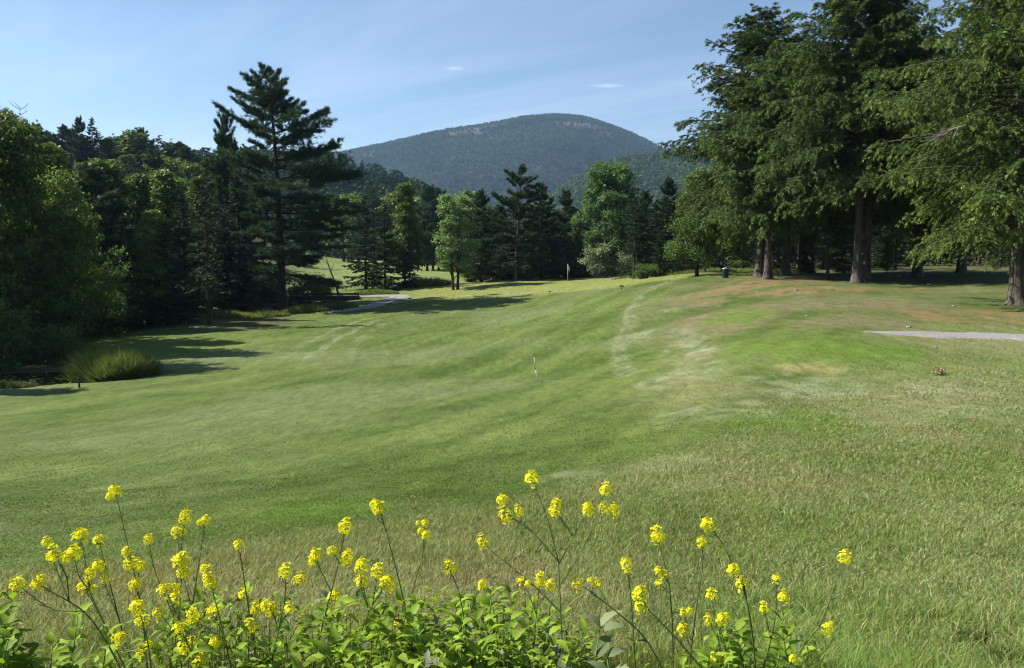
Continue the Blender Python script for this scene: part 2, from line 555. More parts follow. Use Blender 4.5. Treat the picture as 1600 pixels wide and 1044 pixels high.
def turf(x, y):
    x = np.asarray(x, float); y = np.asarray(y, float)
    c = lambda *v: np.array(v)[None]
    mix = lambda a, b, t: a + (b - a) * t[:, None]
    r = np.hypot(x, y); az = np.arctan2(x, y)
    n_big = fbm(x * 0.09, y * 0.09, 1, 4); n_mid = fbm(x * 0.6, y * 0.6, 2, 4); n_f = fbm(x * 3, y * 3, 3, 3)
    # mowing bands, curved, running up the fairway
    sx = x * 0.86 - y * 0.40 + 3.0 * (fbm(x * 0.05, y * 0.05, 8, 2) - 0.5)
    band = 0.5 + 0.5 * np.sin(sx * 2 * math.pi / 3.4)
    band = sstep(0.25, 0.75, band)
    streak = fbm(sx * 1.6, (x * 0.40 + y * 0.86) * 0.12, 9, 4)
    f = np.clip(0.20 * band + 0.9 * (streak - 0.5) + 0.9 * (n_big - 0.5) + 0.75 * (n_mid - .5) + 0.40, 0, 1)
    col = mix(c(0.047, 0.078, 0.011), c(0.112, 0.146, 0.038), f)
    # blue-grey dull tone of drier turf on the open slope
    dull = sstep(0.45, 0.72, fbm(x * 0.13 + 40, y * 0.13, 12, 4))
    col = mix(col, c(0.135, 0.152, 0.072), dull * 0.45)
    # right-hand slope: scrubbier and browner
    slope = sstep(0.10, 0.24, az) * sstep(10, 22, r) * (1 - sstep(70, 95, r))
    patch = sstep(0.40, 0.62, fbm(x * 0.30, y * 0.30, 21, 4))
    col = mix(col, c(0.170, 0.158, 0.078), slope * patch * 0.55)
    col = mix(col, c(0.075, 0.110, 0.024), slope * sstep(0.5, 0.7, fbm(x * 0.22 + 9, y * 0.22, 22, 4)) * 0.5)
    col = col * (1 - 0.20 * slope * sstep(26, 40, r))[:, None]
    # rough in front
    rm = rough_mask(x, y)
    dry = np.clip(0.58 - 0.34 * sstep(-0.15, 0.3, az) + 0.9 * (fbm(x * 0.8, y * 0.8, 14, 4) - 0.5) + 1.5 * (fbm(x * 0.33, y * 0.33, 18, 3) - 0.5), 0, 1)
    rcol = mix(c(0.100, 0.128, 0.036), c(0.188, 0.178, 0.098), dry)
    rcol = mix(rcol, c(0.165, 0.130, 0.072), sstep(0.58, 0.75, fbm(x * 1.1, y * 1.1, 15, 3)) * 0.35)
    col = mix(col, rcol, rm)
    # near-right grass, lush again
    lushn = sstep(0.16, 0.34, az) * (1 - sstep(4.2, 6.5, r))
    col = mix(col, c(0.095, 0.135, 0.030), lushn * 0.5)
    wob = 0.9 * (fbm(x * 0.9, y * 0.5, 17, 4) - 0.5)
    g_e = np.interp(az, np.arctan2(GREEN[:, 0], GREEN[:, 1]), np.hypot(GREEN[:, 0], GREEN[:, 1]))
    gm = sstep(0.98, 1.02, r / g_e + 0.02 * (n_mid - 0.5)) * sstep(-0.16, -0.10, az) * (1 - sstep(0.19, 0.24, az)) * (1 - sstep(118, 124, r))
    col = mix(col, c(0.168, 0.185, 0.052), gm * 0.85)
    far = sstep(112, 135, r) * sstep(-0.30, -0.22, az)
    col = mix(col, c(0.150, 0.185, 0.055), far * (0.5 + 0.5 * n_mid))
    col = mix(col, c(0.135, 0.115, 0.060), zone('brown', x, y, wob) * 0.6)
    col = mix(col, c(0.080, 0.132, 0.018), zone('lush', x, y, wob * 0.9) * 0.75)
    col = mix(col, c(0.205, 0.215, 0.130), np.clip(zone('pale', x, y, wob * 1.8), 0, 1) * 0.62 * sstep(0.3, 0.65, 0.5 * n_f + 0.5 * n_mid))
    col = mix(col, c(0.260, 0.225, 0.095), zone('straw', x, y, wob * 1.8) * 0.5)
    col = mix(col, c(0.175, 0.120, 0.058), zone('clay', x, y, wob * 1.8) * sstep(0.30, 0.62, 0.5 * n_f + 0.5 * n_mid) * 0.85)
    for pts, w, st in TRACKS:
        d = seg_dist(x, y, pts) * (1 + 0.5 * (n_mid - 0.5))
        col = mix(col, c(0.225, 0.235, 0.150), (1 - sstep(w * 0.4, w * 1.5, d)) * st * (0.25 + 1.2 * sstep(0.35, 0.65, 0.5 * n_f + 0.5 * n_mid)))
    # forest floor: leaf litter under the woods on both sides
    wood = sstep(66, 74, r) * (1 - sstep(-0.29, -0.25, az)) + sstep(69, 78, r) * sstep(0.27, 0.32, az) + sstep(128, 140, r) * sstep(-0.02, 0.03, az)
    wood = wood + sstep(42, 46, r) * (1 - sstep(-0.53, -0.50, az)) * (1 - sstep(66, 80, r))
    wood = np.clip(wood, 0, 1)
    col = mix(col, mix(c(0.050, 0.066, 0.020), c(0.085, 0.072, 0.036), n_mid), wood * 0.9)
    mud = 1 - sstep(0.9, 1.2, np.hypot((x - POND[0]) / 5.2, (y - POND[1]) / 2.6))
    col = mix(col, c(0.035, 0.030, 0.018), mud)
    hole = 1 - sstep(0.5, 1.0, np.hypot((x - BURROW[0]) / 0.15, (y - BURROW[1]) / 0.10))
    col = mix(col, c(0.022, 0.016, 0.011), hole)
    # undergrowth shade painted into the ground, then bare red-brown soil among the flowers
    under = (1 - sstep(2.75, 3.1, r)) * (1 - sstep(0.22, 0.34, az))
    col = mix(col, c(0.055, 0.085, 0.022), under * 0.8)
    soil = (1 - sstep(2.7, 3.15, r)) * sstep(0.4, 0.6, fbm(x * 2, y * 2, 44, 3)) * (1 - sstep(0.1, 0.3, az))
    col = mix(col, c(0.160, 0.085, 0.055), soil * 0.8)
    return np.clip(col * (0.88 + 0.24 * n_f)[:, None], 0.004, 1)


# ------------------------------------------------------------------ ground sheet
def ground_mat():
    m, nt, out = new_mat('turf')
    at = nt.nodes.new('ShaderNodeAttribute'); at.attribute_name = 'Col'
    tc = nt.nodes.new('ShaderNodeTexCoord')
    n = nt.nodes.new('ShaderNodeTexNoise'); n.inputs['Scale'].default_value = 7.0; n.inputs['Detail'].default_value = 9; n.inputs['Roughness'].default_value = 0.75
    nt.links.new(tc.outputs['Object'], n.inputs['Vector'])
    mp = nt.nodes.new('ShaderNodeMapping'); mp.inputs['Rotation'].default_value = (0, 0, math.radians(25)); mp.inputs['Scale'].default_value = (2.2, 0.5, 1)
    nt.links.new(tc.outputs['Object'], mp.inputs[0])
    n2 = nt.nodes.new('ShaderNodeTexNoise'); n2.inputs['Scale'].default_value = 1.6; n2.inputs['Detail'].default_value = 10; n2.inputs['Roughness'].default_value = 0.7
    nt.links.new(mp.outputs[0], n2.inputs['Vector'])
    s = nmath(nt, 'ADD', nmath(nt, 'MULTIPLY', n.outputs['Fac'], 1.0), nmath(nt, 'MULTIPLY', n2.outputs['Fac'], 1.1))
    k = nmath(nt, 'ADD', nmath(nt, 'MULTIPLY', s, 1.45), -0.52)
    mul = nt.nodes.new('ShaderNodeVectorMath'); mul.operation = 'SCALE'
    nt.links.new(at.outputs['Color'], mul.inputs[0]); nt.links.new(k, mul.inputs['Scale'])
    p = nt.nodes.new('ShaderNodeBsdfPrincipled'); p.inputs['Roughness'].default_value = 0.9; p.inputs['Specular IOR Level'].default_value = 0.1
    nt.links.new(mul.outputs[0], p.inputs['Base Color'])
    b = nt.nodes.new('ShaderNodeBump'); b.inputs['Strength'].default_value = 0.7; b.inputs['Distance'].default_value = 0.05
    nt.links.new(s, b.inputs['Height']); nt.links.new(b.outputs[0], p.inputs['Normal'])
    nt.links.new(p.outputs[0], out.inputs['Surface'])
    return m


az = np.concatenate([np.radians(np.arange(-180, -60, 3.0)), np.radians(np.arange(-60, -40, 0.2)), np.radians(np.arange(-40, 40, 0.085)), np.radians(np.arange(40, 60, 0.2)), np.radians(np.arange(60, 180, 3.0))])
rr = np.concatenate([np.geomspace(0.4, 420, 430), np.geomspace(450, 4600, 20)])
A, R = np.meshgrid(az, rr)
gx, gy = (R * np.sin(A)).ravel(), (R * np.cos(A)).ravel()
gz = H(gx, gy)
gz = gz - sstep(400, 1500, np.hypot(gx, gy)) * np.maximum(gz - 0.0, 0) 
na, nr = len(az), len(rr)
ii = np.arange(nr - 1)[:, None] * na; jj = np.arange(na)[None]; j2 = (jj + 1) % na
quads = np.stack([ii + jj, ii + na + jj, ii + na + j2, ii + j2], -1).reshape(-1, 4)
g = MB()
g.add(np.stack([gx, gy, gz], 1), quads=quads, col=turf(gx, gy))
g.add([(0, 0, H1(0, 0.4))], col=(0.1, 0.12, 0.05))
g.T.append(np.stack([np.full(na, nr * na), np.arange(na), (np.arange(na) + 1) % na], 1))
ground = g.build('ground', ground_mat(), smooth=True)
tag(ground, kind='structure')


# ------------------------------------------------------------------ distant hills and the mountain
def hill_mat(name, c1, c2, scale, rock=None):
    m, nt, out = new_mat(name)
    tc = nt.nodes.new('ShaderNodeTexCoord')
    n = nt.nodes.new('ShaderNodeTexNoise'); n.inputs['Scale'].default_value = scale; n.inputs['Detail'].default_value = 10; n.inputs['Roughness'].default_value = 0.7
    nt.links.new(tc.outputs['Object'], n.inputs['Vector'])
    r = nt.nodes.new('ShaderNodeValToRGB')
    r.color_ramp.elements[0].position = 0.35; r.color_ramp.elements[0].color = (*c1, 1)
    r.color_ramp.elements[1].position = 0.68; r.color_ramp.elements[1].color = (*c2, 1)
    nt.links.new(n.outputs['Fac'], r.inputs[0])
    base = r.outputs[0]
    if rock:
        at = nt.nodes.new('ShaderNodeAttribute'); at.attribute_name = 'Col'
        mx = nt.nodes.new('ShaderNodeMixRGB'); mx.inputs['Color2'].default_value = (*rock, 1)
        nt.links.new(at.outputs['Fac'], mx.inputs['Fac']); nt.links.new(base, mx.inputs['Color1'])
        base = mx.outputs[0]
    p = nt.nodes.new('ShaderNodeBsdfPrincipled'); p.inputs['Roughness'].default_value = 1.0; p.inputs['Specular IOR Level'].default_value = 0.0
    nt.links.new(base, p.inputs['Base Color'])
    nt.links.new(p.outputs[0], out.inputs['Surface'])
    return m


def hill(name, ridge, d0, dr, d1, mat, bumps, seed, nu=260, nv=150, rockfn=None, label=None):
    ridge = np.array(ridge, float)
    pxs = np.linspace(ridge[0, 0], ridge[-1, 0], nu)
    pys = np.interp(pxs, ridge[:, 0], ridge[:, 1])
    ker = np.hanning(11); ker /= ker.sum()
    pys = np.convolve(np.pad(pys, 5, mode='edge'), ker, 'valid')
    zr = np.array([at_depth(p, q, dr)[2] for p, q in zip(pxs, pys)])
    ds = np.concatenate([np.linspace(d0, dr, int(nv * 0.75)), np.linspace(dr, d1, nv - int(nv * 0.75) + 1)[1:]])
    D, PX = np.meshgrid(ds, pxs, indexing='ij')
    X = D * (PX - 800) / FPX
    up = np.clip((D - d0) / (dr - d0), 0, 1); dn = np.clip((D - dr) / (d1 - dr), 0, 1)
    s = np.where(D <= dr, 0.5 * up + 0.5 * np.sin(up * math.pi / 2) ** 1.5, 1 - dn ** 2)
    nz = fbm(X / bumps[0], D / bumps[0], seed, 5) - 0.5
    Z = -3 + (zr[None] + 3) * s + nz * bumps[1] * np.sin(np.clip(up, 0, 1) * math.pi) ** 0.7
    c = rockfn(X, D, Z, up) if rockfn else np.ones(X.shape)
    v = np.stack([X, D, Z], -1).reshape(-1, 3)
    n0, n1 = X.shape
    i = np.arange(n0 - 1)[:, None] * n1; j = np.arange(n1 - 1)[None]
    q = np.stack([i + j, i + n1 + j, i + n1 + j + 1, i + j + 1], -1).reshape(-1, 4)[:, ::-1]
    mb = MB(); mb.add(v, quads=q, col=np.repeat(c.reshape(-1, 1), 3, 1))
    o = mb.build(name, mat, smooth=True)
    tag(o, kind='structure')
    return X, D, Z, c


def far_forest(name, X, D, Z, n, size, k, seed, c1, c2, keep=None, conif=0.4):
    """a far wood that reads as one mass: every crown a loose cluster of leaf clumps"""
    rng = np.random.default_rng(seed)
    n0, n1 = X.shape
    fi = rng.random(n) * (n0 - 1.001); fj = rng.random(n) * (n1 - 1.001)
    i = fi.astype(int); j = fj.astype(int); a = (fi - i); b = (fj - j)

    def smp(Q):
        return Q[i, j] * (1 - a) * (1 - b) + Q[i + 1, j] * a * (1 - b) + Q[i, j + 1] * (1 - a) * b + Q[i + 1, j + 1] * a * b
    P = np.stack([smp(X), smp(D), smp(Z)], 1)
    if keep is not None:
        m = rng.random(n) < smp(keep); P = P[m]
    n = len(P)
    h = size * (0.55 + 0.75 * rng.random(n)); con = rng.random(n) < conif
    w = np.where(con, 0.30, 0.44) * h
    tone = np.clip(fbm(P[:, 0] / (size * 22), P[:, 1] / (size * 22), seed + 3, 5) * 2.4 - 0.7, 0, 1)
    tcol = np.array(c1) + (np.array(c2) - np.array(c1)) * np.clip(tone + (rng.random(n) - 0.5) * 0.45, 0, 1)[:, None]
    tcol = np.where(con[:, None], tcol * 0.6, tcol)
    u = rng.random((n, k)); th = rng.random((n, k)) * 2 * math.pi
    zz = np.where(con[:, None], 1 - np.sqrt(1 - u) * 0.95, 0.25 + 0.75 * u)
    rad = np.where(con[:, None], (1 - zz) * 1.1 + 0.05, np.sqrt(np.maximum(1 - ((zz - 0.6) / 0.42) ** 2, 0.02)))
    rad = rad * (0.6 + 0.4 * rng.random((n, k)))
    C = P[:, None] + np.stack([np.cos(th) * rad * w[:, None], np.sin(th) * rad * w[:, None], zz * h[:, None]], -1)
    N = unit(rng.normal(size=(n, k, 3)) + np.stack([np.cos(th), np.sin(th), 0.9 + 0 * th], -1) * 1.2)
    Dd = np.cross(N, unit(rng.normal(size=(n, k, 3))))
    sz = (h[:, None] * (1.5 / math.sqrt(k)) * (0.6 + 0.6 * rng.random((n, k))))
    col = tcol[:, None] * (0.75 + 0.5 * rng.random((n, k, 1)))
    mb = MB()
    C = C.reshape(-1, 3); Dd = unit(Dd.reshape(-1, 3)); s2 = sz.ravel()
    mb.rhombs(C - Dd * s2[:, None] * 0.5, Dd, N.reshape(-1, 3), s2, s2 * 0.85, col.reshape(-1, 3), 0.12)
    o = mb.build(name, M['far_leaf'])
    tag(o, kind='stuff')
    return o


def rocks(X, D, Z, up):
    n = fbm(X / 170, D / 300 + Z / 90, 77, 5)
    top = sstep(0.62, 0.95, up)
    return sstep(0.555, 0.65, n) * 0.85 * sstep(-1100, 150, X) * top * 0.8 * (1 - sstep(0.86, 0.94, up))


MT = hill('mountain', [(250, 300), (380, 266), (480, 247), (540, 238), (600, 226), (660, 212), (700, 204), (760, 195), (800, 187), (830, 182), (860, 180), (890, 181), (915, 185), (940, 193), (980, 208), (1010, 222), (1040, 238), (1070, 256), (1120, 282), (1250, 330)],
          1700, 3000, 3900, hill_mat('mountain_forest_floor', (0.014, 0.022, 0.010), (0.040, 0.052, 0.024), 0.012, (0.32, 0.28, 0.255)), (330, 34), 61, 320, 190, rocks)
far_forest('mountain_forest', MT[0], MT[1], MT[2], 90000, 6.5, 5, 11, (0.007, 0.015, 0.006), (0.040, 0.070, 0.020), keep=np.clip(1 - MT[3] * 0.95, 0, 1))
H2 = hill('wooded_hill', [(800, 345), (870, 302), (920, 272), (960, 254), (1000, 248), (1050, 245), (1075, 238), (1110, 232), (1200, 226), (1400, 220), (1650, 235)],
          900, 1500, 2000, hill_mat('hill_forest_floor', (0.018, 0.028, 0.012), (0.045, 0.065, 0.025), 0.02), (220, 30), 62)
far_forest('hill_forest', H2[0], H2[1], H2[2], 9000, 11, 16, 12, (0.038, 0.068, 0.022), (0.090, 0.135, 0.040), conif=0.25)
H3 = hill('near_wooded_hill', [(-250, 215), (100, 250), (300, 255), (420, 247), (500, 252), (535, 260), (570, 272), (610, 284), (645, 298), (680, 312), (720, 325), (800, 360)],
          330, 560, 900, hill_mat('near_hill_forest_floor', (0.016, 0.026, 0.010), (0.040, 0.062, 0.022), 0.04), (110, 12), 63)
far_forest('near_hill_forest', H3[0], H3[1], H3[2] - 5, 3000, 12, 90, 13, (0.022, 0.045, 0.013), (0.060, 0.105, 0.028), conif=0.3)


# ------------------------------------------------------------------ trees
def trunk_pts(rng, Ht, wob, lean=(0, 0), n=12):
    z = np.linspace(0, 1, n)
    ox = np.cumsum(rng.normal(size=n)) * wob; oy = np.cumsum(rng.normal(size=n)) * wob
    return np.stack([lean[0] * z ** 1.3 + (ox - ox[0]) * z, lean[1] * z ** 1.3 + (oy - oy[0]) * z, z * Ht], 1)


def on_trunk(pts, z):
    return np.stack([np.interp(z, pts[:, 2], pts[:, k]) for k in (0, 1, 2)], 1)


def conifer(name, seed, Ht, r0, cb, prof, elev, curve, spacing, nper, ntw, nsp, kl, leafL, leafW, col, tip, style, wob=0.03, lean=(0, 0),
            t0=0.22, twl=0.4, drop=0.1, bark='bark', whorl=0.0, droop=0.0, asym=None, rag=0.35, dead=0):
    rng = np.random.default_rng(seed)
    root = empty(name)
    root['H'] = Ht
    tp = trunk_pts(rng, Ht, wob, lean)
    wood = MB()
    zt = tp[:, 2] / Ht
    rad = r0 * (1 - zt) ** 0.85 + 0.012
    zz = np.concatenate([[-0.25, 0.0, 0.15, 0.4, 0.9], tp[1:, 2]])
    P = on_trunk(tp, np.maximum(zz, 0)); P[:, 2] = zz
    rr_ = np.interp(np.maximum(zz, 0) / Ht, zt, rad) * (1 + 0.75 * np.exp(-np.maximum(zz, 0) / 0.35))
    wood.tube(P, rr_, 12, rough=0.18, rng=rng)
    # branches
    zb = []
    z = cb * Ht
    while z < 0.985 * Ht:
        q = z / Ht
        nb = max(2, int(round(nper * (1 if q < 0.85 else 0.75))))
        a0 = rng.random() * 6.28
        for b in range(nb):
            if rng.random() < drop: continue
            zb.append((z + rng.normal() * (0.05 if whorl else spacing * 0.5), a0 + b * 6.283 / nb + rng.normal() * 0.35))
        z += spacing * (0.75 + 0.5 * rng.random()) * (1.0 if q < 0.8 else 0.65)
    zb = np.array(zb)
    zb[:, 0] = np.clip(zb[:, 0], cb * Ht * 0.95, Ht * 0.985)
    q = zb[:, 0] / Ht
    px_, pl = zip(*prof)
    L = np.interp(q, px_, pl) * (1 - rag + rag * 1.5 * rng.random(len(q)))
    if asym is not None:
        L = L * asym(q, zb[:, 1])
    ex, ev = zip(*elev)
    e = np.radians(np.interp(q, ex, ev) + rng.normal(size=len(q)) * 7)
    cx_, cv_ = zip(*curve)
    c = np.interp(q, cx_, cv_) + rng.normal(size=len(q)) * 0.05
    B0 = on_trunk(tp, zb[:, 0])
    hd = np.stack([np.cos(zb[:, 1]), np.sin(zb[:, 1]), 0 * q], 1)

    def bpos(i, t):
        return B0[i] + L[i, None] * (hd[i] * (t * np.cos(e[i]))[:, None] + np.array([0, 0, 1.0]) * (t * np.sin(e[i]) + c[i] * t * t)[:, None])

    def bdir(i, t):
        return unit(hd[i] * np.cos(e[i])[:, None] + np.array([0, 0, 1.0]) * (np.sin(e[i]) + 2 * c[i] * t)[:, None])
    for b in range(len(q)):
        t = np.linspace(0, 0.92, 5)
        pts = bpos(np.full(5, b), t)
        rb = np.clip(0.010 * L[b] + 0.012, 0.015, 0.11)
        wood.tube(pts, rb * (1 - 0.8 * t), 4, cap=False)
    for k in range(dead):                      # bare dead stubs low on the trunk
        zd = (0.08 + (cb - 0.05) * rng.random()) * Ht; a = rng.random() * 6.28; ld = (0.5 + 1.2 * rng.random())
        b0 = on_trunk(tp, np.array([zd]))[0]
        wood.tube([b0, b0 + np.array([math.cos(a) * ld * .6, math.sin(a) * ld * .6, 0.05]), b0 + np.array([math.cos(a) * ld, math.sin(a) * ld, -0.15 * ld])], [0.03, 0.02, 0.006], 4, cap=False)
    # twigs
    Lm = L.max()
    bi = np.repeat(np.arange(len(q)), ntw)
    t = t0 + (1 - t0) * rng.random(len(bi)) ** 0.85
    keep = rng.random(len(bi)) < np.clip((L[bi] / Lm) * 1.15 + 0.12, 0, 1)
    bi, t = bi[keep], t[keep]
    side = np.where(rng.random(len(bi)) < 0.5, -1.0, 1.0)
    p0 = bpos(bi, t); d0 = bdir(bi, t)
    sd = unit(np.cross(d0, np.array([0, 0, 1.0]))) * side[:, None]
    aa = np.radians(30 + 40 * rng.random(len(bi)))
    td = unit(d0 * np.cos(aa)[:, None] + sd * np.sin(aa)[:, None] + np.array([0, 0, 1.0]) * (rng.normal(size=len(bi)) * (0.30 if style == 'flat' else 0.16) - droop * 0.5)[:, None])
    tl = L[bi] * (0.10 + twl * (1 - t)) * (0.6 + 0.6 * rng.random(len(bi)))
    # sprays along the twigs
    ti = np.repeat(np.arange(len(bi)), nsp)
    s = rng.random(len(ti)) ** 0.8
    keep = rng.random(len(ti)) < np.clip(tl[ti] / np.percentile(tl, 80) + 0.15, 0, 1)
    ti, s = ti[keep], s[keep]
    sp = p0[ti] + td[ti] * (tl[ti] * s)[:, None] + np.array([0, 0, -1.0]) * (droop * tl[ti] * s * s)[:, None]
    sdr = unit(td[ti] + np.array([0, 0, -1.0]) * (2 * droop * s)[:, None] * 0.7)
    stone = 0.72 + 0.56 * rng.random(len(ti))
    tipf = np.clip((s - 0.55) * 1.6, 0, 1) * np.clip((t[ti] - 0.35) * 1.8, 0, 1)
    # leaves of every spray
    li = np.repeat(np.arange(len(ti)), kl)
    n = len(li)
    lp = sp[li] + rng.normal(size=(n, 3)) * leafL * 0.22
    if style == 'pine':
        ld = unit(sdr[li] * 0.75 + rng.normal(size=(n, 3)) * 0.5 + np.array([0, 0, 0.35]))
        ln = unit(rng.normal(size=(n, 3)))
    else:
        sgn = np.where(rng.random(n) < 0.5, -1.0, 1.0)
        ssd = unit(np.cross(sdr[li], np.array([0, 0, 1.0]))) * sgn[:, None]
        w_ = 0.2 + 0.9 * rng.random(n)
        ld = unit(sdr[li] + ssd * w_[:, None] + rng.normal(size=(n, 3)) * 0.20 + np.array([0, 0, -droop * 0.5]))
        ln = unit(np.array([0, 0, 1.0]) + rng.normal(size=(n, 3)) * (0.6 if style == 'flat' else 0.8))
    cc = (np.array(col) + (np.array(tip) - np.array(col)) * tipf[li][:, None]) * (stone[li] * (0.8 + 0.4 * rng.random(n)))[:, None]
    ll = leafL * (0.65 + 0.7 * rng.random(n)); lw = leafW * (0.7 + 0.6 * rng.random(n))
    fol = MB()
    if style == 'pine':
        fol.spikes(lp, ld, ln, ll, lw, cc)
    else:
        fol.rhombs(lp, ld, ln, ll, lw, cc, 0.1)
    # leader
    top = tp[-1]
    m = 60
    fol.spikes(top - np.array([0, 0, 1.0]) * (rng.random((m, 1)) * 1.2), unit(rng.normal(size=(m, 3)) * 0.6 + np.array([0, 0, 0.9])), rng.normal(size=(m, 3)), np.full(m, leafL), np.full(m, leafW), np.tile(np.array(col), (m, 1)))
    wood.build('trunk', M[bark], root, smooth=True)
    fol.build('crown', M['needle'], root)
    return root


def broadleaf(name, seed, Ht, r0, cb, width, nl, ncl, nlf, leafL, col, tip, bark='bark', stems=1, clump=0.75, spread=0.35, lobe=0.22, low=False, mat='leaf', taper=0.6, spire=False):
    rng = np.random.default_rng(seed)
    root = empty(name); root['H'] = Ht
    wood = MB(); fol = MB()
    tips = []
    for st in range(stems):
        a = st * 6.28 / max(stems, 1) + rng.random()
        ln = (math.cos(a) * spread * Ht * 0.3, math.sin(a) * spread * Ht * 0.3) if stems > 1 else (rng.normal() * 0.02 * Ht, rng.normal() * 0.02 * Ht)
        tp = trunk_pts(rng, Ht * (0.9 if stems == 1 else 0.78 + 0.12 * rng.random()), 0.05 * Ht / 12, ln)
        if stems > 1:
            tp[:, 0] += math.cos(a) * r0 * 2.2; tp[:, 1] += math.sin(a) * r0 * 2.2
        zt = tp[:, 2] / tp[-1, 2]
        rd = r0 / math.sqrt(stems) * (1 - zt) ** 0.9 + 0.012
        base = np.array([tp[0, 0], tp[0, 1], -0.3])
        wood.tube(np.vstack([base, tp]), np.concatenate([[rd[0] * 1.5], [rd[0] * 1.25], rd[1:]]), 9, rough=0.15, rng=rng)
        for k in range(nl // stems):
            f = (k + rng.random()) / (nl // stems)
            zc = Ht * (cb + (1 - cb) * (0.06 + 0.86 * f))
            prof = math.sin(math.pi * min(1, max(0.02, (0.16 + 0.84 * f) ** taper)))
            if spire: prof = 1.05 * (1 - f) ** 0.75 * min(1, 0.45 + 2.2 * f) + 0.05
            az_ = k * 2.399 + rng.normal() * 0.4 + st * 1.7
            rx = width * prof * (0.35 + 0.55 * rng.random())
            cpt = on_trunk(tp, np.array([min(zc, tp[-1, 2])]))[0]
            c = np.array([cpt[0] + math.cos(az_) * rx, cpt[1] + math.sin(az_) * rx, zc])
            zs = max(cb * Ht * 0.55, zc - rx * 1.0 - 0.06 * Ht)
            s0 = on_trunk(tp, np.array([min(zs, tp[-1, 2] * 0.97)]))[0]
            mid = s0 * 0.5 + c * 0.5 + np.array([0, 0, -0.10 * rx]) + rng.normal(size=3) * 0.15
            br = np.interp(s0[2] / tp[-1, 2], zt, rd) * 0.55
            wood.tube([s0, mid, c], [br, br * 0.6, br * 0.25], 5, cap=False)
            lr = lobe * width * (0.7 + 0.6 * rng.random()) * (1.6 if not spire else 0.5 + 1.25 * prof)
            for m in range(ncl):
                u = unit(rng.normal(size=3)); rad = lr * (0.35 + 0.65 * rng.random() ** 0.5)
                cc = c + u * np.array([1, 1, 0.75]) * rad
                tips.append((cc, u))
                if m % 2 == 0:
                    wood.tube([c, c * 0.4 + cc * 0.6 + rng.normal(size=3) * 0.1, cc], [br * 0.25, br * 0.15, 0.006], 3, cap=False)
    P = np.array([a for a, b in tips]); U = np.array([b for a, b in tips])
    ci = np.repeat(np.arange(len(P)), nlf)
    n = len(ci)
    cl = clump * (0.6 + 0.8 * rng.random(len(P)))
    lp = P[ci] + rng.normal(size=(n, 3)) * np.array([1, 1, 0.55]) * cl[ci][:, None] * 0.55
    lnrm = unit(rng.normal(size=(n, 3)) * 0.8 + U[ci] * 0.35 + np.array([0, 0, 0.75]))
    ld = unit(np.cross(lnrm, rng.normal(size=(n, 3))) + np.array([0, 0, -0.25]))
    tone = 0.72 + 0.56 * rng.random(len(P))
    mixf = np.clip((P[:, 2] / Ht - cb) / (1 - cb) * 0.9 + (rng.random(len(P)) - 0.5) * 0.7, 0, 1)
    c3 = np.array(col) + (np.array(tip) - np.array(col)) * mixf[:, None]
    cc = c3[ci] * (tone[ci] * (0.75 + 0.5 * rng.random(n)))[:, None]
    ll = leafL * (0.6 + 0.8 * rng.random(n))
    fol.rhombs(lp, ld, lnrm, ll, ll * 0.62, cc, 0.12)
    wood.build('trunk', M[bark], root, smooth=True)
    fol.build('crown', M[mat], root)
    return root


LIN = lambda *a: list(a)
C_PINE, T_PINE = (0.030, 0.060, 0.024), (0.055, 0.090, 0.030)
C_SPR, T_SPR = (0.026, 0.048, 0.018), (0.060, 0.088, 0.030)
C_HEM, T_HEM = (0.052, 0.088, 0.020), (0.140, 0.195, 0.040)


def hero_asym(q, a):
    return np.where(np.cos(a) < 0, np.where(q > 0.72, 1.0, 0.75), np.where(q > 0.75, 1.0, 1.18)) + 0 * q


PROTO = {}
PROTO['hero_pine'] = conifer('white_pine_tree', 41, 28.0, 0.52, 0.17,
    [(0.15, 5.6), (0.25, 6.7), (0.40, 7.5), (0.55, 7.8), (0.68, 6.6), (0.80, 5.1), (0.90, 3.2), (0.96, 1.6), (1, 0.6)],
    [(0.15, -8), (0.45, 0), (0.7, 12), (0.88, 28), (1, 55)], [(0, 0.02), (0.5, 0.05), (0.8, 0.12), (1, 0.1)],
    1.08, 6, 54, 7, 10, 0.36, 0.056, C_PINE, T_PINE, 'pine', 0.06, (-0.6, 0.2), 0.22, 0.32, 0.07, 'dark_bark', 1, 0.0, hero_asym, 0.40, 14)
PROTO['ragged_pine'] = conifer('white_pine_tree', 2, 17.0, 0.26, 0.14,
    [(0.1, 3.8), (0.40, 4.8), (0.60, 4.4), (0.72, 3.4), (0.80, 2.4), (0.88, 3.0), (0.95, 2.4), (1, 1.4)],
    [(0.2, -5), (0.6, 8), (0.8, 22), (1, 45)], [(0, 0.03), (1, 0.12)],
    0.85, 6, 30, 6, 10, 0.36, 0.07, (0.034, 0.066, 0.026), (0.07, 0.105, 0.034), 'pine', 0.10, (0.9, 0.2), 0.35, 0.36, 0.22, 'bark', 1, 0.0, None, 0.6, 10)
PROTO['full_pine'] = conifer('white_pine_tree', 3, 18.0, 0.28, 0.10,
    [(0.08, 4.4), (0.3, 4.8), (0.5, 4.2), (0.7, 3.2), (0.85, 2.0), (0.95, 1.1), (1, 0.6)],
    [(0.1, -4), (0.5, 10), (0.8, 30), (1, 55)], [(0, 0.05), (1, 0.12)],
    0.75, 6, 28, 6, 9, 0.38, 0.07, (0.034, 0.068, 0.024), (0.075, 0.115, 0.034), 'pine', 0.05, (0.2, 0.2), 0.2, 0.36, 0.08, 'dark_bark', 1, 0.0, None, 0.45, 4)
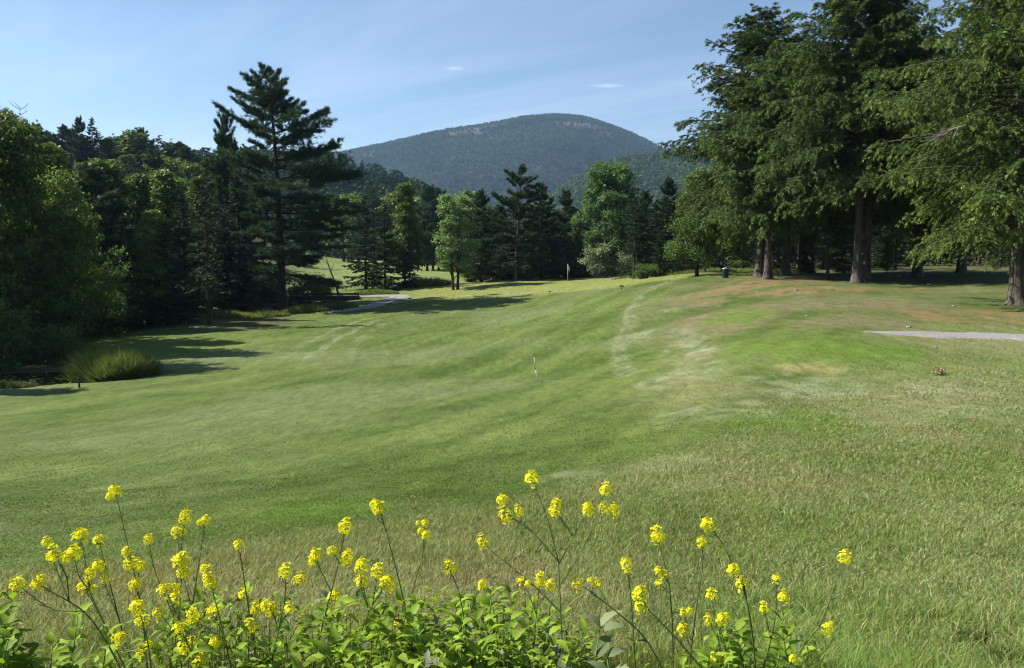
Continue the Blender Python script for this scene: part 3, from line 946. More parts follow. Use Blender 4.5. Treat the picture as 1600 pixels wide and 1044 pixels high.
PROTO['spruce'] = conifer('spruce_tree', 4, 15.0, 0.19, 0.07,
    [(0.05, 3.0), (0.2, 2.9), (0.45, 2.2), (0.7, 1.35), (0.9, 0.6), (1, 0.25)],
    [(0.05, -18), (0.5, -8), (0.8, 12), (1, 40)], [(0, 0.10), (1, 0.1)],
    0.40, 5, 18, 5, 5, 0.20, 0.10, C_SPR, T_SPR, 'spruce', 0.03, (0, 0), 0.12, 0.34, 0.12, 'dark_bark', 0, 0.15, None, 0.4, 8)
PROTO['thin_spruce'] = conifer('spruce_tree', 5, 16.0, 0.15, 0.20,
    [(0.15, 2.4), (0.3, 2.7), (0.55, 2.0), (0.8, 1.2), (0.93, 0.6), (1, 0.25)],
    [(0.1, -15), (0.5, -8), (0.8, 10), (1, 40)], [(0, 0.10), (1, 0.1)],
    0.50, 4, 13, 5, 4, 0.20, 0.10, (0.032, 0.056, 0.020), (0.075, 0.105, 0.034), 'spruce', 0.05, (0.2, 0), 0.25, 0.30, 0.25, 'dark_bark', 0, 0.15, None, 0.55, 12)
PROTO['tall_hemlock'] = conifer('hemlock_tree', 6, 21.0, 0.33, 0.32,
    [(0.22, 5.2), (0.35, 6.6), (0.48, 6.7), (0.62, 5.9), (0.78, 4.5), (0.90, 2.8), (0.97, 1.3), (1, 0.5)],
    [(0.2, -10), (0.5, 6), (0.8, 22), (1, 45)], [(0, -0.12), (0.5, -0.16), (1, -0.12)],
    0.36, 6, 36, 8, 8, 0.20, 0.052, C_HEM, T_HEM, 'flat', 0.06, (0.2, 0.2), 0.12, 0.34, 0.08, 'bark', 0, 0.34, None, 0.42, 16)
PROTO['broad_hemlock'] = conifer('hemlock_tree', 7, 17.0, 0.33, 0.32,
    [(0.2, 4.6), (0.35, 6.0), (0.52, 6.2), (0.68, 5.2), (0.83, 3.6), (0.94, 2.0), (1, 0.8)],
    [(0.2, -8), (0.5, 8), (0.8, 22), (1, 45)], [(0, -0.12), (1, -0.16)],
    0.34, 6, 36, 8, 8, 0.20, 0.052, (0.050, 0.090, 0.021), (0.155, 0.210, 0.042), 'flat', 0.07, (-0.3, 0.3), 0.15, 0.34, 0.08, 'bark', 0, 0.38, None, 0.42, 14)
PROTO['near_hemlock'] = conifer('hemlock_tree', 8, 16.5, 0.38, 0.23,
    [(0.15, 4.6), (0.25, 6.0), (0.45, 6.4), (0.62, 6.2), (0.78, 4.8), (0.92, 2.8), (1, 1.0)],
    [(0.2, 2), (0.5, 4), (0.8, 14), (1, 35)], [(0, -0.14), (1, -0.16)],
    0.36, 6, 40, 11, 8, 0.135, 0.036, (0.066, 0.108, 0.022), (0.210, 0.265, 0.048), 'flat', 0.06, (-0.3, 0.2), 0.15, 0.36, 0.10, 'bark', 0, 0.42, None, 0.45, 12)
PROTO['forest_spruce'] = conifer('spruce_tree', 9, 16.0, 0.17, 0.34,
    [(0.3, 2.2), (0.45, 2.8), (0.65, 2.0), (0.85, 1.0), (1, 0.3)],
    [(0.3, -10), (0.8, 12), (1, 40)], [(0, 0.05), (1, 0.1)],
    0.60, 4, 12, 4, 4, 0.32, 0.15, C_SPR, (0.05, 0.075, 0.026), 'spruce', 0.05, (0, 0), 0.15, 0.34, 0.15, 'dark_bark', 0, 0.15, None, 0.5, 16)
B_D, B_T = (0.050, 0.094, 0.018), (0.118, 0.178, 0.036)
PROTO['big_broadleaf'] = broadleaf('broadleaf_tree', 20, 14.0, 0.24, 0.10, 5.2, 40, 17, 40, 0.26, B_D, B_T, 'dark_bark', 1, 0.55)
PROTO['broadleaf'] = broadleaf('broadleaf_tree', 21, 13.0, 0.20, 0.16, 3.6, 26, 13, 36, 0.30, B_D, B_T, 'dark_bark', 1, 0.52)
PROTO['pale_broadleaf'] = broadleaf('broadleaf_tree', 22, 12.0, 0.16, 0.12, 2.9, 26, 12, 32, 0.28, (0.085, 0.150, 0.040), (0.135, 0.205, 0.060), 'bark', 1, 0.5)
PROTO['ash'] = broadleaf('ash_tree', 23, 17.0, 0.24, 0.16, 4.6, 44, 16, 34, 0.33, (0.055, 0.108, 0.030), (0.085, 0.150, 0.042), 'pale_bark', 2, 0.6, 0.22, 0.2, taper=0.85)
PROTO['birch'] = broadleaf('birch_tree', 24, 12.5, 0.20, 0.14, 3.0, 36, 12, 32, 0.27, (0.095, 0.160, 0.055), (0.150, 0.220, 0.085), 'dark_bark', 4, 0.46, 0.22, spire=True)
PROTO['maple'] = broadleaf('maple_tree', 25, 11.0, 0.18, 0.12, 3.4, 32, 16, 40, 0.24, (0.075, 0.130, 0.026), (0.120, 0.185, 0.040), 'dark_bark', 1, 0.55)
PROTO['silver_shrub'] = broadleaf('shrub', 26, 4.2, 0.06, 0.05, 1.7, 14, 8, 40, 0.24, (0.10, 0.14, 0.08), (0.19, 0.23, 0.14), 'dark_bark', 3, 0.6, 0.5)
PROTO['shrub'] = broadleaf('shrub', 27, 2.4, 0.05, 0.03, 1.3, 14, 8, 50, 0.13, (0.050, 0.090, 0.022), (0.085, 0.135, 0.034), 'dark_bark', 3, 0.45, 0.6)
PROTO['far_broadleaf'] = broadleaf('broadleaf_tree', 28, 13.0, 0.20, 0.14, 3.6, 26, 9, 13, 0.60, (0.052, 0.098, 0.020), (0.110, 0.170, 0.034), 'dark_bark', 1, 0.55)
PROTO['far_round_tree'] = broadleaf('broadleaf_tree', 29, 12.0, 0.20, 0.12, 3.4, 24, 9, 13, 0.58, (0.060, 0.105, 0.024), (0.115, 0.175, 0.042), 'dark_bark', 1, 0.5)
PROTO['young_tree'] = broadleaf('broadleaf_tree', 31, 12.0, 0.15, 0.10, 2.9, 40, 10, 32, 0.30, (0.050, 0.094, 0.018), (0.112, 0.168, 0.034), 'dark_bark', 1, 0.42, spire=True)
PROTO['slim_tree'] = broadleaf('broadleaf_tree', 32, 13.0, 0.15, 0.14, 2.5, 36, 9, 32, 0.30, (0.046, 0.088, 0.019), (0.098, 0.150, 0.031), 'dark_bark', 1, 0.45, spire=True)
USED = set()


def put(kind, px, d, top, label, group=None, cat='tree', sxy=1.0, rot=None, rng=random.Random(5), base_dz=0.0, lean=None):
    p = along(px, d)
    ztop = at_depth(px, top, d)[2]
    pr = PROTO[kind]
    o = pr if kind not in USED else copy_tree(pr)
    USED.add(kind)
    s = (ztop - p[2]) / pr['H']
    o.location = (p[0], p[1], p[2] - 0.05 + base_dz)
    o.rotation_euler = (0, 0, rng.random() * 6.28 if rot is None else rot)
    if lean: o.rotation_euler = (lean[0], lean[1], o.rotation_euler[2])
    o.scale = (s * sxy, s * sxy, s)
    for k in ('group',):
        if k in o: del o[k]
    tag(o, label, cat, group)
    return o


# left bank
put('big_broadleaf', 12, 50, 172, 'big dark broadleaf tree behind the pond, its sunlit top highest at the left edge', rot=0.4, sxy=0.92)
put('big_broadleaf', 108, 57, 262, 'rounded broadleaf tree just right of and behind the big one at the left edge', rot=2.2, sxy=0.85)
put('big_broadleaf', -110, 54, 140, 'tall broadleaf tree whose branches just reach in at the far left edge', rot=3.2)
put('broadleaf', -200, 36, 296, 'broadleaf tree just outside the left edge shading the pond bank', rot=1.2, sxy=1.0)
put('big_broadleaf', -330, 50, 90, 'unseen broadleaf added outside the left edge to shade the trees by the pond', rot=2.0)  # out-of-view tree, added to throw shade on the left trees
put('big_broadleaf', -135, 44, 92, 'broadleaf tree at the far left edge, nearer than its tall neighbour', rot=5.0, sxy=0.74)
put('big_broadleaf', -300, 64, 110, 'unseen broadleaf added outside the left edge to shade the wood behind the pond', rot=4.0)  # another tree out of view, put in to shade the wood
put('shrub', 92, 45, 508, 'tall dark shrub on the far bank of the pond, nearest to the grass clump', cat='shrub', rot=0.5, sxy=0.85)
put('thin_spruce', 58, 47, 380, 'slim dark sapling between the pond shrubs', rot=0.3)
put('shrub', 40, 46.5, 500, 'tall dark shrub in the middle of the far bank of the pond', cat='shrub', rot=1.5, sxy=0.9)
put('shrub', -12, 43, 470, 'tall dark shrub at the left edge on the far bank of the pond', cat='shrub', rot=2.5, sxy=0.9)
put('shrub', 140, 62, 440, 'dark shrub where the left wood meets the lawn beyond the pond', cat='shrub', rot=3.5, sxy=1.4)
put('young_tree', 70, 66, 208, 'green broadleaf tree with sunlit top below the bare dead tree', rot=1.0, sxy=1.1)
put('full_pine', 150, 72, 262, 'dark bushy pine right of the rounded tree near the left edge', rot=4.0, sxy=1.2)
put('young_tree', 178, 78, 240, 'sunlit green broadleaf tree below the two ridge conifers', rot=5.0, sxy=1.1)
put('slim_tree', 222, 84, 258, 'green broadleaf tree in front of the ridge, between two brighter neighbours', rot=0.2, sxy=1.1)
put('young_tree', 236, 71, 318, 'small yellow-green tree catching the sun at the edge of the left wood', rot=0.9)
put('young_tree', 268, 88, 252, 'broad green tree between the small yellow-green tree and the thin spruce', rot=2.9, sxy=1.1)
put('slim_tree', 318, 100, 262, 'dark rounded tree directly behind the thin spruce', rot=1.9, sxy=1.1)
put('spruce', 198, 67, 335, 'dark spruce at the shaded front of the left wood', rot=2.0, sxy=1.3)
put('spruce', 262, 71, 345, 'dark spruce in the shade right of the small yellow-green tree', rot=3.3, sxy=1.3)
put('thin_spruce', 325, 68, 262, 'thin sparse spruce with a bare lower trunk standing on the fairway edge', rot=1.1)
put('spruce', 290, 76, 300, 'dark spruce just left of the thin sparse spruce', rot=0.7)
put('spruce', 352, 90, 330, 'short dark spruce in the gap between the thin spruce and the great pine', rot=2.7, sxy=1.25)
put('full_pine', 362, 94, 184, 'narrow dark pine standing close behind the left side of the great pine', rot=2.0, sxy=0.62)
put('thin_spruce', 395, 92, 290, 'slender spruce beside the trunk of the great pine', rot=4.0)
put('spruce', 376, 88, 255, 'dark spruce in front of the narrow pine, left of the great pine trunk', rot=3.4, sxy=1.15)
put('hero_pine', 441, 86, 108, 'great white pine with long layered branches, tallest tree beside the footbridge', rot=0.0)
put('thin_spruce', 395, 82, 405, 'small thin sapling under the branches of the great pine')
# beyond the bridge
put('spruce', 572, 108, 306, 'leftmost dark spruce of the low clump right of the great pine', rot=0.4, sxy=1.1)
put('spruce', 602, 106, 318, 'dark spruce with branches to the ground in the middle of the low clump', rot=2.4, sxy=1.15)
put('young_tree', 633, 110, 276, 'pale green slender tree at the right end of the spruce clump', rot=1.6, sxy=0.9)
put('spruce', 640, 107, 375, 'short spruce at the foot of the pale green slender tree', rot=5.1, sxy=1.2)
put('birch', 712, 101, 292, 'pale birch-like tree with several dark stems at the left end of the green', rot=0.5)
put('full_pine', 752, 116, 300, 'bushy pine just right of the pale many-stemmed tree', rot=0.2, sxy=1.0)
put('ragged_pine', 806, 111, 270, 'ragged white pine with a tufted top standing above the middle of the green', rot=0.1)
put('full_pine', 783, 122, 322, 'bushy dark pine close behind the ragged white pine on its left', rot=1.2, sxy=1.1)
put('full_pine', 846, 116, 290, 'bright tipped bushy pine right of the ragged white pine', rot=2.1, sxy=1.0)
put('full_pine', 882, 120, 300, 'dark bushy pine between the bright tipped pine and the tall ash', rot=4.1, sxy=1.0)
put('ash', 952, 107, 249, 'tall leafy ash with two pale thin stems behind the right of the green', rot=2.6)
put('broadleaf', 905, 118, 330, 'low dark tree behind the flag', rot=0.5, sxy=1.2)
put('silver_shrub', 935, 104, 378, 'silvery leaved shrub left of the pale stems of the tall ash', cat='shrub', rot=0.3, sxy=1.0)
put('silver_shrub', 978, 103, 392, 'silvery leaved shrub right of the pale stems of the tall ash', cat='shrub', rot=2.3, sxy=1.05)
put('full_pine', 1008, 112, 300, 'dark pine just right of the tall ash', rot=0.9, sxy=1.0)
put('full_pine', 1042, 106, 282, 'tall dark pine left of the sunlit maple', rot=3.0, sxy=0.95)
put('maple', 1088, 74, 262, 'sunlit maple at the left foot of the hemlock grove', rot=1.0, sxy=1.0)
put('maple', 1128, 80, 300, 'second sunlit maple tucked under the grove behind the green bin', rot=2.0, sxy=1.1)
# hemlock grove on the right
put('tall_hemlock', 1186, 66, 8, 'tallest left hemlock of the grove, long branches reaching left over the maple', rot=0.5, sxy=1.06)
put('broad_hemlock', 1199, 61.5, 78, 'stout trunked hemlock with flared roots right beside the tallest left one', rot=1.4, sxy=0.85)
put('broad_hemlock', 1226, 66.5, 84, 'dark trunked hemlock immediately right of the stout flared one', rot=3.4, sxy=1.0)
put('thin_spruce', 1292, 58, 200, 'slim dark spruce between the grove trunks and the widest trunk', rot=3.0, sxy=1.1)
put('tall_hemlock', 1338, 55, -75, 'widest trunked hemlock standing on bare earth, crown leaving the top of the frame', rot=2.2, sxy=0.88)
put('tall_hemlock', 1352, 57.5, -20, 'hemlock pressed close behind the widest trunk on its right', rot=4.9, sxy=0.85)
put('tall_hemlock', 1265, 72, 88, 'hemlock filling the gap between the stout trunk and the widest trunk', rot=3.9, sxy=1.0)
put('broad_hemlock', 1432, 62, 70, 'dark hemlock in the shade behind the nearest one at right', rot=0.4, sxy=1.0)
put('near_hemlock', 1590, 34.5, -95, 'nearest hemlock at the right edge with sunlit drooping sprays', rot=0.9, sxy=0.93)
put('tall_hemlock', 1640, 48, -160, 'tall hemlock rising behind the nearest one, cut by the right edge', rot=1.9)
put('broad_hemlock', 1500, 66, 100, 'shaded hemlock between the dark one and the right edge', rot=5.5, sxy=1.0)
put('near_hemlock', 1740, 37, -60, 'hemlock beyond the right edge whose branch tips only just reach in', rot=2.7)
put('maple', 1384, 69, 372, 'small bright green sapling between the widest trunk and the dark hemlock', rot=0.7, sxy=0.6)
put('spruce', 1255, 70, 352, 'low young spruce with light tips under the grove', rot=0.7, sxy=1.3)
put('spruce', 1315, 74, 350, 'low young spruce just left of the widest trunk', rot=1.7, sxy=1.3)
# woods that close the views: trees nobody can tell apart share their row's label
rngw = random.Random(77)
for i in range(34):
    px = 985 + i * 20 + rngw.uniform(-8, 8)
    d = rngw.uniform(80, 104)
    put('forest_spruce', px, d, rngw.uniform(215, 300) if px > 1130 else rngw.uniform(300, 330), 'dark close-grown spruce in the shaded wood behind the hemlock grove', 'spruces behind the hemlock grove', rng=rngw, sxy=1.25)
for i in range(30):
    px = 1000 + i * 24 + rngw.uniform(-8, 8)
    d = rngw.uniform(108, 150)
    put(rngw.choice(['full_pine', 'spruce', 'broadleaf']), px, d, rngw.uniform(240, 300) if px > 1130 else rngw.uniform(305, 330), 'half hidden tree deep in the wood behind the hemlock grove', 'trees deep in the right wood', rng=rngw, sxy=1.3)
for i in range(26):
    px = 1010 + i * 27 + rngw.uniform(-9, 9)
    put('spruce', px, rngw.uniform(84, 104), rngw.uniform(325, 385), 'low dark spruce with branches to the ground behind the hemlock grove', 'low spruces behind the hemlock grove', rng=rngw, sxy=1.5)
for i in range(20):
    px = 735 + i * 16 + rngw.uniform(-5, 5)
    put(rngw.choice(['full_pine', 'spruce', 'spruce', 'broadleaf']), px, rngw.uniform(126, 150), rngw.uniform(312, 345), 'dark tree in the belt behind the flag and the green', 'trees in the belt behind the green', rng=rngw, sxy=1.35)
for i in range(17):
    px = 540 + i * 13 + rngw.uniform(-6, 6)
    top = 292 + (px - 540) * 0.05 + rngw.uniform(-8, 22)
    put(rngw.choice(['far_broadleaf', 'far_broadleaf', 'full_pine', 'far_round_tree']), px, rngw.uniform(230, 285), top, 'far green tree closing the sunny meadow beyond the footbridge', 'trees closing the far meadow', rng=rngw, sxy=1.25)
for i in range(4):
    put('full_pine', 668 + i * 9, 180 + 5 * i, 292 + 3 * i, 'dark pine in the far clump left of the pale many-stemmed tree', 'dark pines left of the pale tree', rng=rngw, sxy=0.9)
RIDGE = [(-60, 150), (0, 172), (60, 190), (100, 196), (130, 200), (170, 202), (210, 200), (250, 206), (290, 216), (325, 228), (380, 262), (470, 300)]
for row, (d, dy, n) in enumerate(((205, 6, 34), (165, 34, 30), (135, 62, 26), (112, 92, 24))):
    for i in range(n):
        px = -60 + (440 if row == 0 else 400) * (i + rngw.uniform(-0.3, 0.3)) / (n - 1)
        top = np.interp(px, *zip(*RIDGE)) + dy + rngw.uniform(-7, 14)
        kind = rngw.choice(['far_broadleaf', 'young_tree', 'slim_tree', 'full_pine', 'forest_spruce', 'young_tree'] if row else ['far_broadleaf', 'slim_tree', 'full_pine', 'full_pine', 'forest_spruce'])
        put(kind, px, d + rngw.uniform(-10, 10), top, ['tree along the skyline of the left ridge', 'tree on the upper slope just below the left skyline', 'tree on the middle slope of the left ridge', 'tree at the foot of the left ridge behind the front wood'][row], ['ridge skyline trees', 'upper ridge trees', 'middle ridge trees', 'lower ridge trees'][row], rng=rngw, sxy=1.25)
put('full_pine', 138, 196, 186, 'left of the two pointed conifers standing above the ridge', rot=1.0, sxy=0.75)
put('spruce', 156, 196, 183, 'right and darker of the two pointed conifers standing above the ridge', rot=2.0, sxy=1.0)
put('broadleaf', 15, 150, 168, 'rounded tree breaking the skyline left of the bare dead tree', rot=0.3)


# bare dead tree on the skyline
def dead_tree():
    rng = np.random.default_rng(91)
    p = along(47, 185)
    root = empty('dead_tree', (p[0], p[1], p[2]))
    tag(root, 'bare grey dead tree on the skyline at the upper left', 'tree')
    Ht = at_depth(47, 166, 185)[2] - p[2]
    w = MB(); tp = trunk_pts(rng, Ht, 0.05)
    w.tube(tp, np.linspace(0.22, 0.04, len(tp)), 7)
    b = MB()
    for k in range(26):
        z = Ht * (0.55 + 0.44 * rng.random()); a = rng.random() * 6.28; L = 0.8 + 1.5 * rng.random()
        s0 = on_trunk(tp, np.array([z]))[0]
        e1 = s0 + np.array([math.cos(a) * L * .6, math.sin(a) * L * .6, L * .35]); e2 = e1 + np.array([math.cos(a + .4) * L * .4, math.sin(a + .4) * L * .4, L * .45])
        b.tube([s0, e1, e2], [0.07, 0.05, 0.02], 4, cap=False)
        e3 = e1 + np.array([math.cos(a - .8) * L * .4, math.sin(a - .8) * L * .4, L * .3])
        b.tube([e1, e3], [0.04, 0.015], 4, cap=False)
    w.build('trunk', M['dead_wood'], root, True); b.build('branches', M['dead_wood'], root, True)


dead_tree()


# shrubs and rank grass on the creek bank
def grass_tuft(name, c, rx, ry, h, n, seed, col, tip, label, wmul=1.0, cat='grass clump', group=None):
    rng = np.random.default_rng(seed)
    a = rng.random(n) * 6.283; q = np.sqrt(rng.random(n))
    x = c[0] + np.cos(a) * q * rx; y = c[1] + np.sin(a) * q * ry
    z = H(x, y)
    hh = h * (0.62 + 0.42 * rng.random(n)) * (1 - 0.62 * q ** 2)
    D = np.stack([rng.normal(size=n) * 0.38 + np.cos(a) * q * 0.35, rng.normal(size=n) * 0.38 + np.sin(a) * q * 0.35, np.ones(n)], 1)
    P = np.stack([x, y, z - 0.03], 1)
    N = unit(rng.normal(size=(n, 3)))
    cc = (np.array(col) + (np.array(tip) - np.array(col)) * rng.random((n, 1))) * (0.7 + 0.6 * rng.random((n, 1)))
    P = P - np.array([c[0], c[1], c[2]])
    mb = MB()
    m1 = P + unit(D) * hh[:, None] * 0.55
    S = unit(np.cross(D, N)); wd = (0.010 + 0.008 * rng.random(n))[:, None] * wmul
    D2 = unit(D + np.stack([rng.normal(size=n) * 0.5, rng.normal(size=n) * 0.5, 0 * x], 1))
    tp = m1 + D2 * hh[:, None] * 0.5
    v = np.stack([P - S * wd, P + S * wd, m1 + S * wd * 0.8, m1 - S * wd * 0.8, tp], 1)
    k = np.arange(n)[:, None] * 5
    mb.add(v.reshape(-1, 3), quads=k + np.array([[0, 1, 2, 3]]), tris=k + np.array([[3, 2, 4]]), col=np.repeat(cc, 5, axis=0))
    o = mb.build(name, M['blade'], loc=tuple(c))
    tag(o, label, cat, group)
    return o


gb = along(184, 39.5)
grass_tuft('grass_clump', along(155, 40.5), 1.2, 1.2, 2.5, 9000, 1, (0.08, 0.125, 0.03), (0.165, 0.21, 0.062), 'tall yellowish grass clump by the pond with the sunlit left side', 1.6)
grass_tuft('grass_clump', gb, 1.4, 1.2, 2.2, 10000, 2, (0.075, 0.115, 0.030), (0.15, 0.19, 0.062), 'rounded grass clump between the pond and its short stake', 1.6)
grass_tuft('grass_clump', along(-5, 36.6), 1.6, 0.7, 0.35, 2600, 3, (0.045, 0.07, 0.022), (0.09, 0.11, 0.04), 'rank grass in the shade on the near edge of the pond', 1.5)
grass_tuft('grass_clump', along(95, 46.5), 2.6, 1.2, 1.1, 5000, 5, (0.05, 0.08, 0.022), (0.09, 0.12, 0.04), 'shaded grass bank on the far side of the pond', 1.6)
for k, (px, d, rx, h, lb) in enumerate(((475, 83, 2.4, 1.1, 'rank grass clump right of the foot of the great pine'), (525, 86, 2.2, 1.2, 'grass clump on the creek bank below the end of the footbridge'),
                                    (410, 80, 2.6, 1.0, 'grass clump left of the foot of the great pine'), (360, 78, 3.0, 1.0, 'long grass in dappled shade behind the thin spruce'),
                                    (270, 73, 3.4, 1.0, 'long grass along the shaded wood edge left of the thin spruce'), (205, 72, 3.4, 1.1, 'long grass at the darkest part of the wood edge'),
                                    (585, 100, 3.0, 0.9, 'pale meadow grass clump in front of the low spruces'), (665, 108, 3.6, 1.6, 'sunny weed clump between the low spruces and the pale tree'),
                                    (1200, 70, 3.2, 0.6, 'low green grass clump behind the grove trunks'), (1100, 84, 5.0, 0.6, 'long grass fringe on the crest left of the green bin'),
                                    (1020, 97, 5.0, 0.6, 'long grass fringe on the crest in front of the dark pine'))):
    grass_tuft('grass_clump', along(px, d), rx, rx * 0.45, h, 2600, 30 + k, (0.095, 0.140, 0.030), (0.20, 0.235, 0.062), lb, 2.8)
put('shrub', 480, 95, 428, 'dark rounded shrub at the left end of the footbridge', cat='shrub', rot=0.3, sxy=1.4)
put('shrub', 505, 99, 440, 'smaller shrub just behind the footbridge', cat='shrub', rot=1.3, sxy=1.2)
put('shrub', 1490, 66, 424, 'low leafy shrub in the dark wood near the right edge', cat='shrub', rot=2.0)
for k, (px, d, top) in enumerate(((150, 68, 415), (235, 76, 425), (300, 84, 430), (345, 98, 432), (395, 104, 425), (425, 98, 428), (60, 60, 440), (105, 64, 445), (-10, 60, 450))):
    put('shrub', px, d, top, 'shaded leafy shrub in the undergrowth of the left wood', 'shrubs under the left wood', 'shrub', rot=k * 1.1, sxy=1.5)
for k in range(14):
    put('shrub', 1010 + k * 45, 84 + (k * 37 % 13), 412 - (k * 29 % 9), 'shaded leafy shrub in the undergrowth behind the hemlock grove', 'shrubs under the right wood', 'shrub', rot=k * 1.7, sxy=1.7)
for k in range(16):
    put('shrub', 740 + k * 18, 116 + (k * 31 % 9), 418 - (k * 23 % 16), 'shaded leafy shrub at the foot of the belt behind the green', 'shrubs behind the green', 'shrub', rot=k * 1.3, sxy=1.6)

for k_, o_ in PROTO.items():                     # kinds that found no place
    if k_ not in USED:
        for c_ in list(o_.children): bpy.data.objects.remove(c_)
        bpy.data.objects.remove(o_)

# ------------------------------------------------------------------ pond
def water_mat():
    m, nt, out = new_mat('pond_water')
    tc = nt.nodes.new('ShaderNodeTexCoord')
    n = nt.nodes.new('ShaderNodeTexNoise'); n.inputs['Scale'].default_value = 5
    nt.links.new(tc.outputs['Object'], n.inputs['Vector'])
    b = nt.nodes.new('ShaderNodeBump'); b.inputs['Strength'].default_value = 0.08; b.inputs['Distance'].default_value = 0.05
    nt.links.new(n.outputs['Fac'], b.inputs['Height'])
    p = nt.nodes.new('ShaderNodeBsdfPrincipled'); p.inputs['Base Color'].default_value = (0.012, 0.014, 0.008, 1); p.inputs['Roughness'].default_value = 0.06
    nt.links.new(b.outputs[0], p.inputs['Normal'])
    nt.links.new(p.outputs[0], out.inputs['Surface'])
    return m


pz = H1(POND[0], POND[1]) + 0.63
a = np.arange(40) / 40 * 2 * math.pi
w = MB(); w.add(np.vstack([[0, 0, 0], np.stack([np.cos(a) * 5.4, np.sin(a) * 2.7, 0 * a], 1)]), tris=[(0, 1 + i, 1 + (i + 1) % 40) for i in range(40)])
tag(w.build('pond_water', water_mat(), loc=(POND[0], POND[1], pz)), kind='structure')
rng = np.random.default_rng(8)
pads = MB()
for k in range(150):
    q = math.sqrt(rng.random()); th = rng.random() * 6.28; r = 0.05 + 0.08 * rng.random()
    n = 8; aa = np.arange(n) / n * 5.9
    cxy = np.array([math.cos(th) * q * 4.2, math.sin(th) * q * 1.9])
    tl = rng.normal(size=2) * 0.12
    ring = np.stack([cxy[0] + np.cos(aa) * r, cxy[1] + np.sin(aa) * r, 0.012 + np.abs(np.cos(aa) * tl[0] + np.sin(aa) * tl[1]) * r], 1)
    pads.add(np.vstack([[cxy[0], cxy[1], 0.012], ring]), tris=[(0, 1 + i, 2 + i) for i in range(n - 1)], col=np.array((0.16, 0.19, 0.07)) * (0.6 + rng.random() * 0.9))
tag(pads.build('lily_pads', M['weed_leaf'], loc=(POND[0], POND[1], pz)), kind='stuff')


# ------------------------------------------------------------------ paths
def ribbon(name, pts, widths, mat, lift=0.03, n=60, seed=0):
    pts = np.array(pts)[:, :2]
    s = np.linspace(0, len(pts) - 1, n)
    k = np.arange(len(pts))
    c = np.stack([np.interp(s, k, pts[:, 0]), np.interp(s, k, pts[:, 1])], 1)
    ker = np.hanning(13); ker /= ker.sum()
    for j in (0, 1):
        c[:, j] = np.convolve(np.pad(c[:, j], 6, mode='edge'), ker, 'valid')
    w_ = np.interp(s, k, widths)
    t = unit(np.gradient(c, axis=0)); nn = np.stack([-t[:, 1], t[:, 0]], 1)
    cols = 7
    V = []
    for j in range(cols):
        f = j / (cols - 1) - 0.5
        edge = 1 + (0.9 * (fbm(s * 4.5, np.full(n, j * 3.1), seed + j, 3) - 0.5) if j in (0, cols - 1) else 0)
        p = c + nn * (w_ * f * edge)[:, None]
        V.append(np.stack([p[:, 0], p[:, 1], H(p[:, 0], p[:, 1]) + lift - (0.05 if j in (0, cols - 1) else 0)], 1))
    V = np.stack(V, 1)
    i = np.arange(n - 1)[:, None] * cols; jj = np.arange(cols - 1)[None]
    q = np.stack([i + jj, i + jj + 1, i + cols + jj + 1, i + cols + jj], -1).reshape(-1, 4)
    mb = MB(); mb.add(V.reshape(-1, 3), quads=q)
    o = mb.build(name, mat, smooth=True)
    tag(o, kind='structure')
    return o


ribbon('gravel_path', [G(1345, 519), G(1400, 521), G(1460, 523), G(1540, 525), G(1620, 529), G(1760, 536)], [0.02, 0.9, 1.6, 1.7, 1.6, 1.7], M['gravel'], 0.035, 80, 3)
ribbon('cart_path', [along(505, 80), along(540, 82.0), along(585, 86.5), along(618, 92), along(628, 96), along(600, 98), along(555, 97.5)], [1.0, 2.2, 2.6, 2.8, 2.6, 2.2, 2.0], M['gravel'], 0.09, 80, 4)


# ------------------------------------------------------------------ footbridge over the creek
def footbridge():
    p0 = along(452, 93.5); p1 = along(560, 96)
    zb = max(p0[2], p1[2]) + 0.32
    v = p1 - p0; L = float(np.hypot(v[0], v[1])); rz = math.atan2(v[1], v[0])
    root = empty('footbridge', ((p0[0] + p1[0]) / 2, (p0[1] + p1[1]) / 2, zb), rz)
    tag(root, 'low dark timber footbridge over the creek beside the great pine', 'bridge')
    dk = MB()
    for k in range(46):
        dk.box((-L / 2 + (k + 0.5) * L / 46, 0, 0.0), (L / 46 - 0.02, 2.2, 0.07))
    dk.build('deck', M['old_timber'], root)
    for s in (-1, 1):
        b = MB(); b.box((0, s * 0.95, -0.22), (L, 0.20, 0.36)); b.build('beam', M['old_timber'], root)
        r = MB(); r.box((0, s * 1.05, 0.24), (L * 0.98, 0.12, 0.12)); r.build('rail', M['old_timber'], root)
        for k in range(5):
            q = MB(); q.box((-L / 2 + 0.15 + k * (L - 0.3) / 4, s * 1.05, 0.17), (0.14, 0.16, 0.42)); q.build('post', M['old_timber'], root)
    for s in (-1, 1):
        q = MB(); q.box((s * (L / 2 - 0.1), 0, -0.75), (0.4, 2.4, 0.9)); q.build('abutment', M['old_timber'], root)


footbridge()


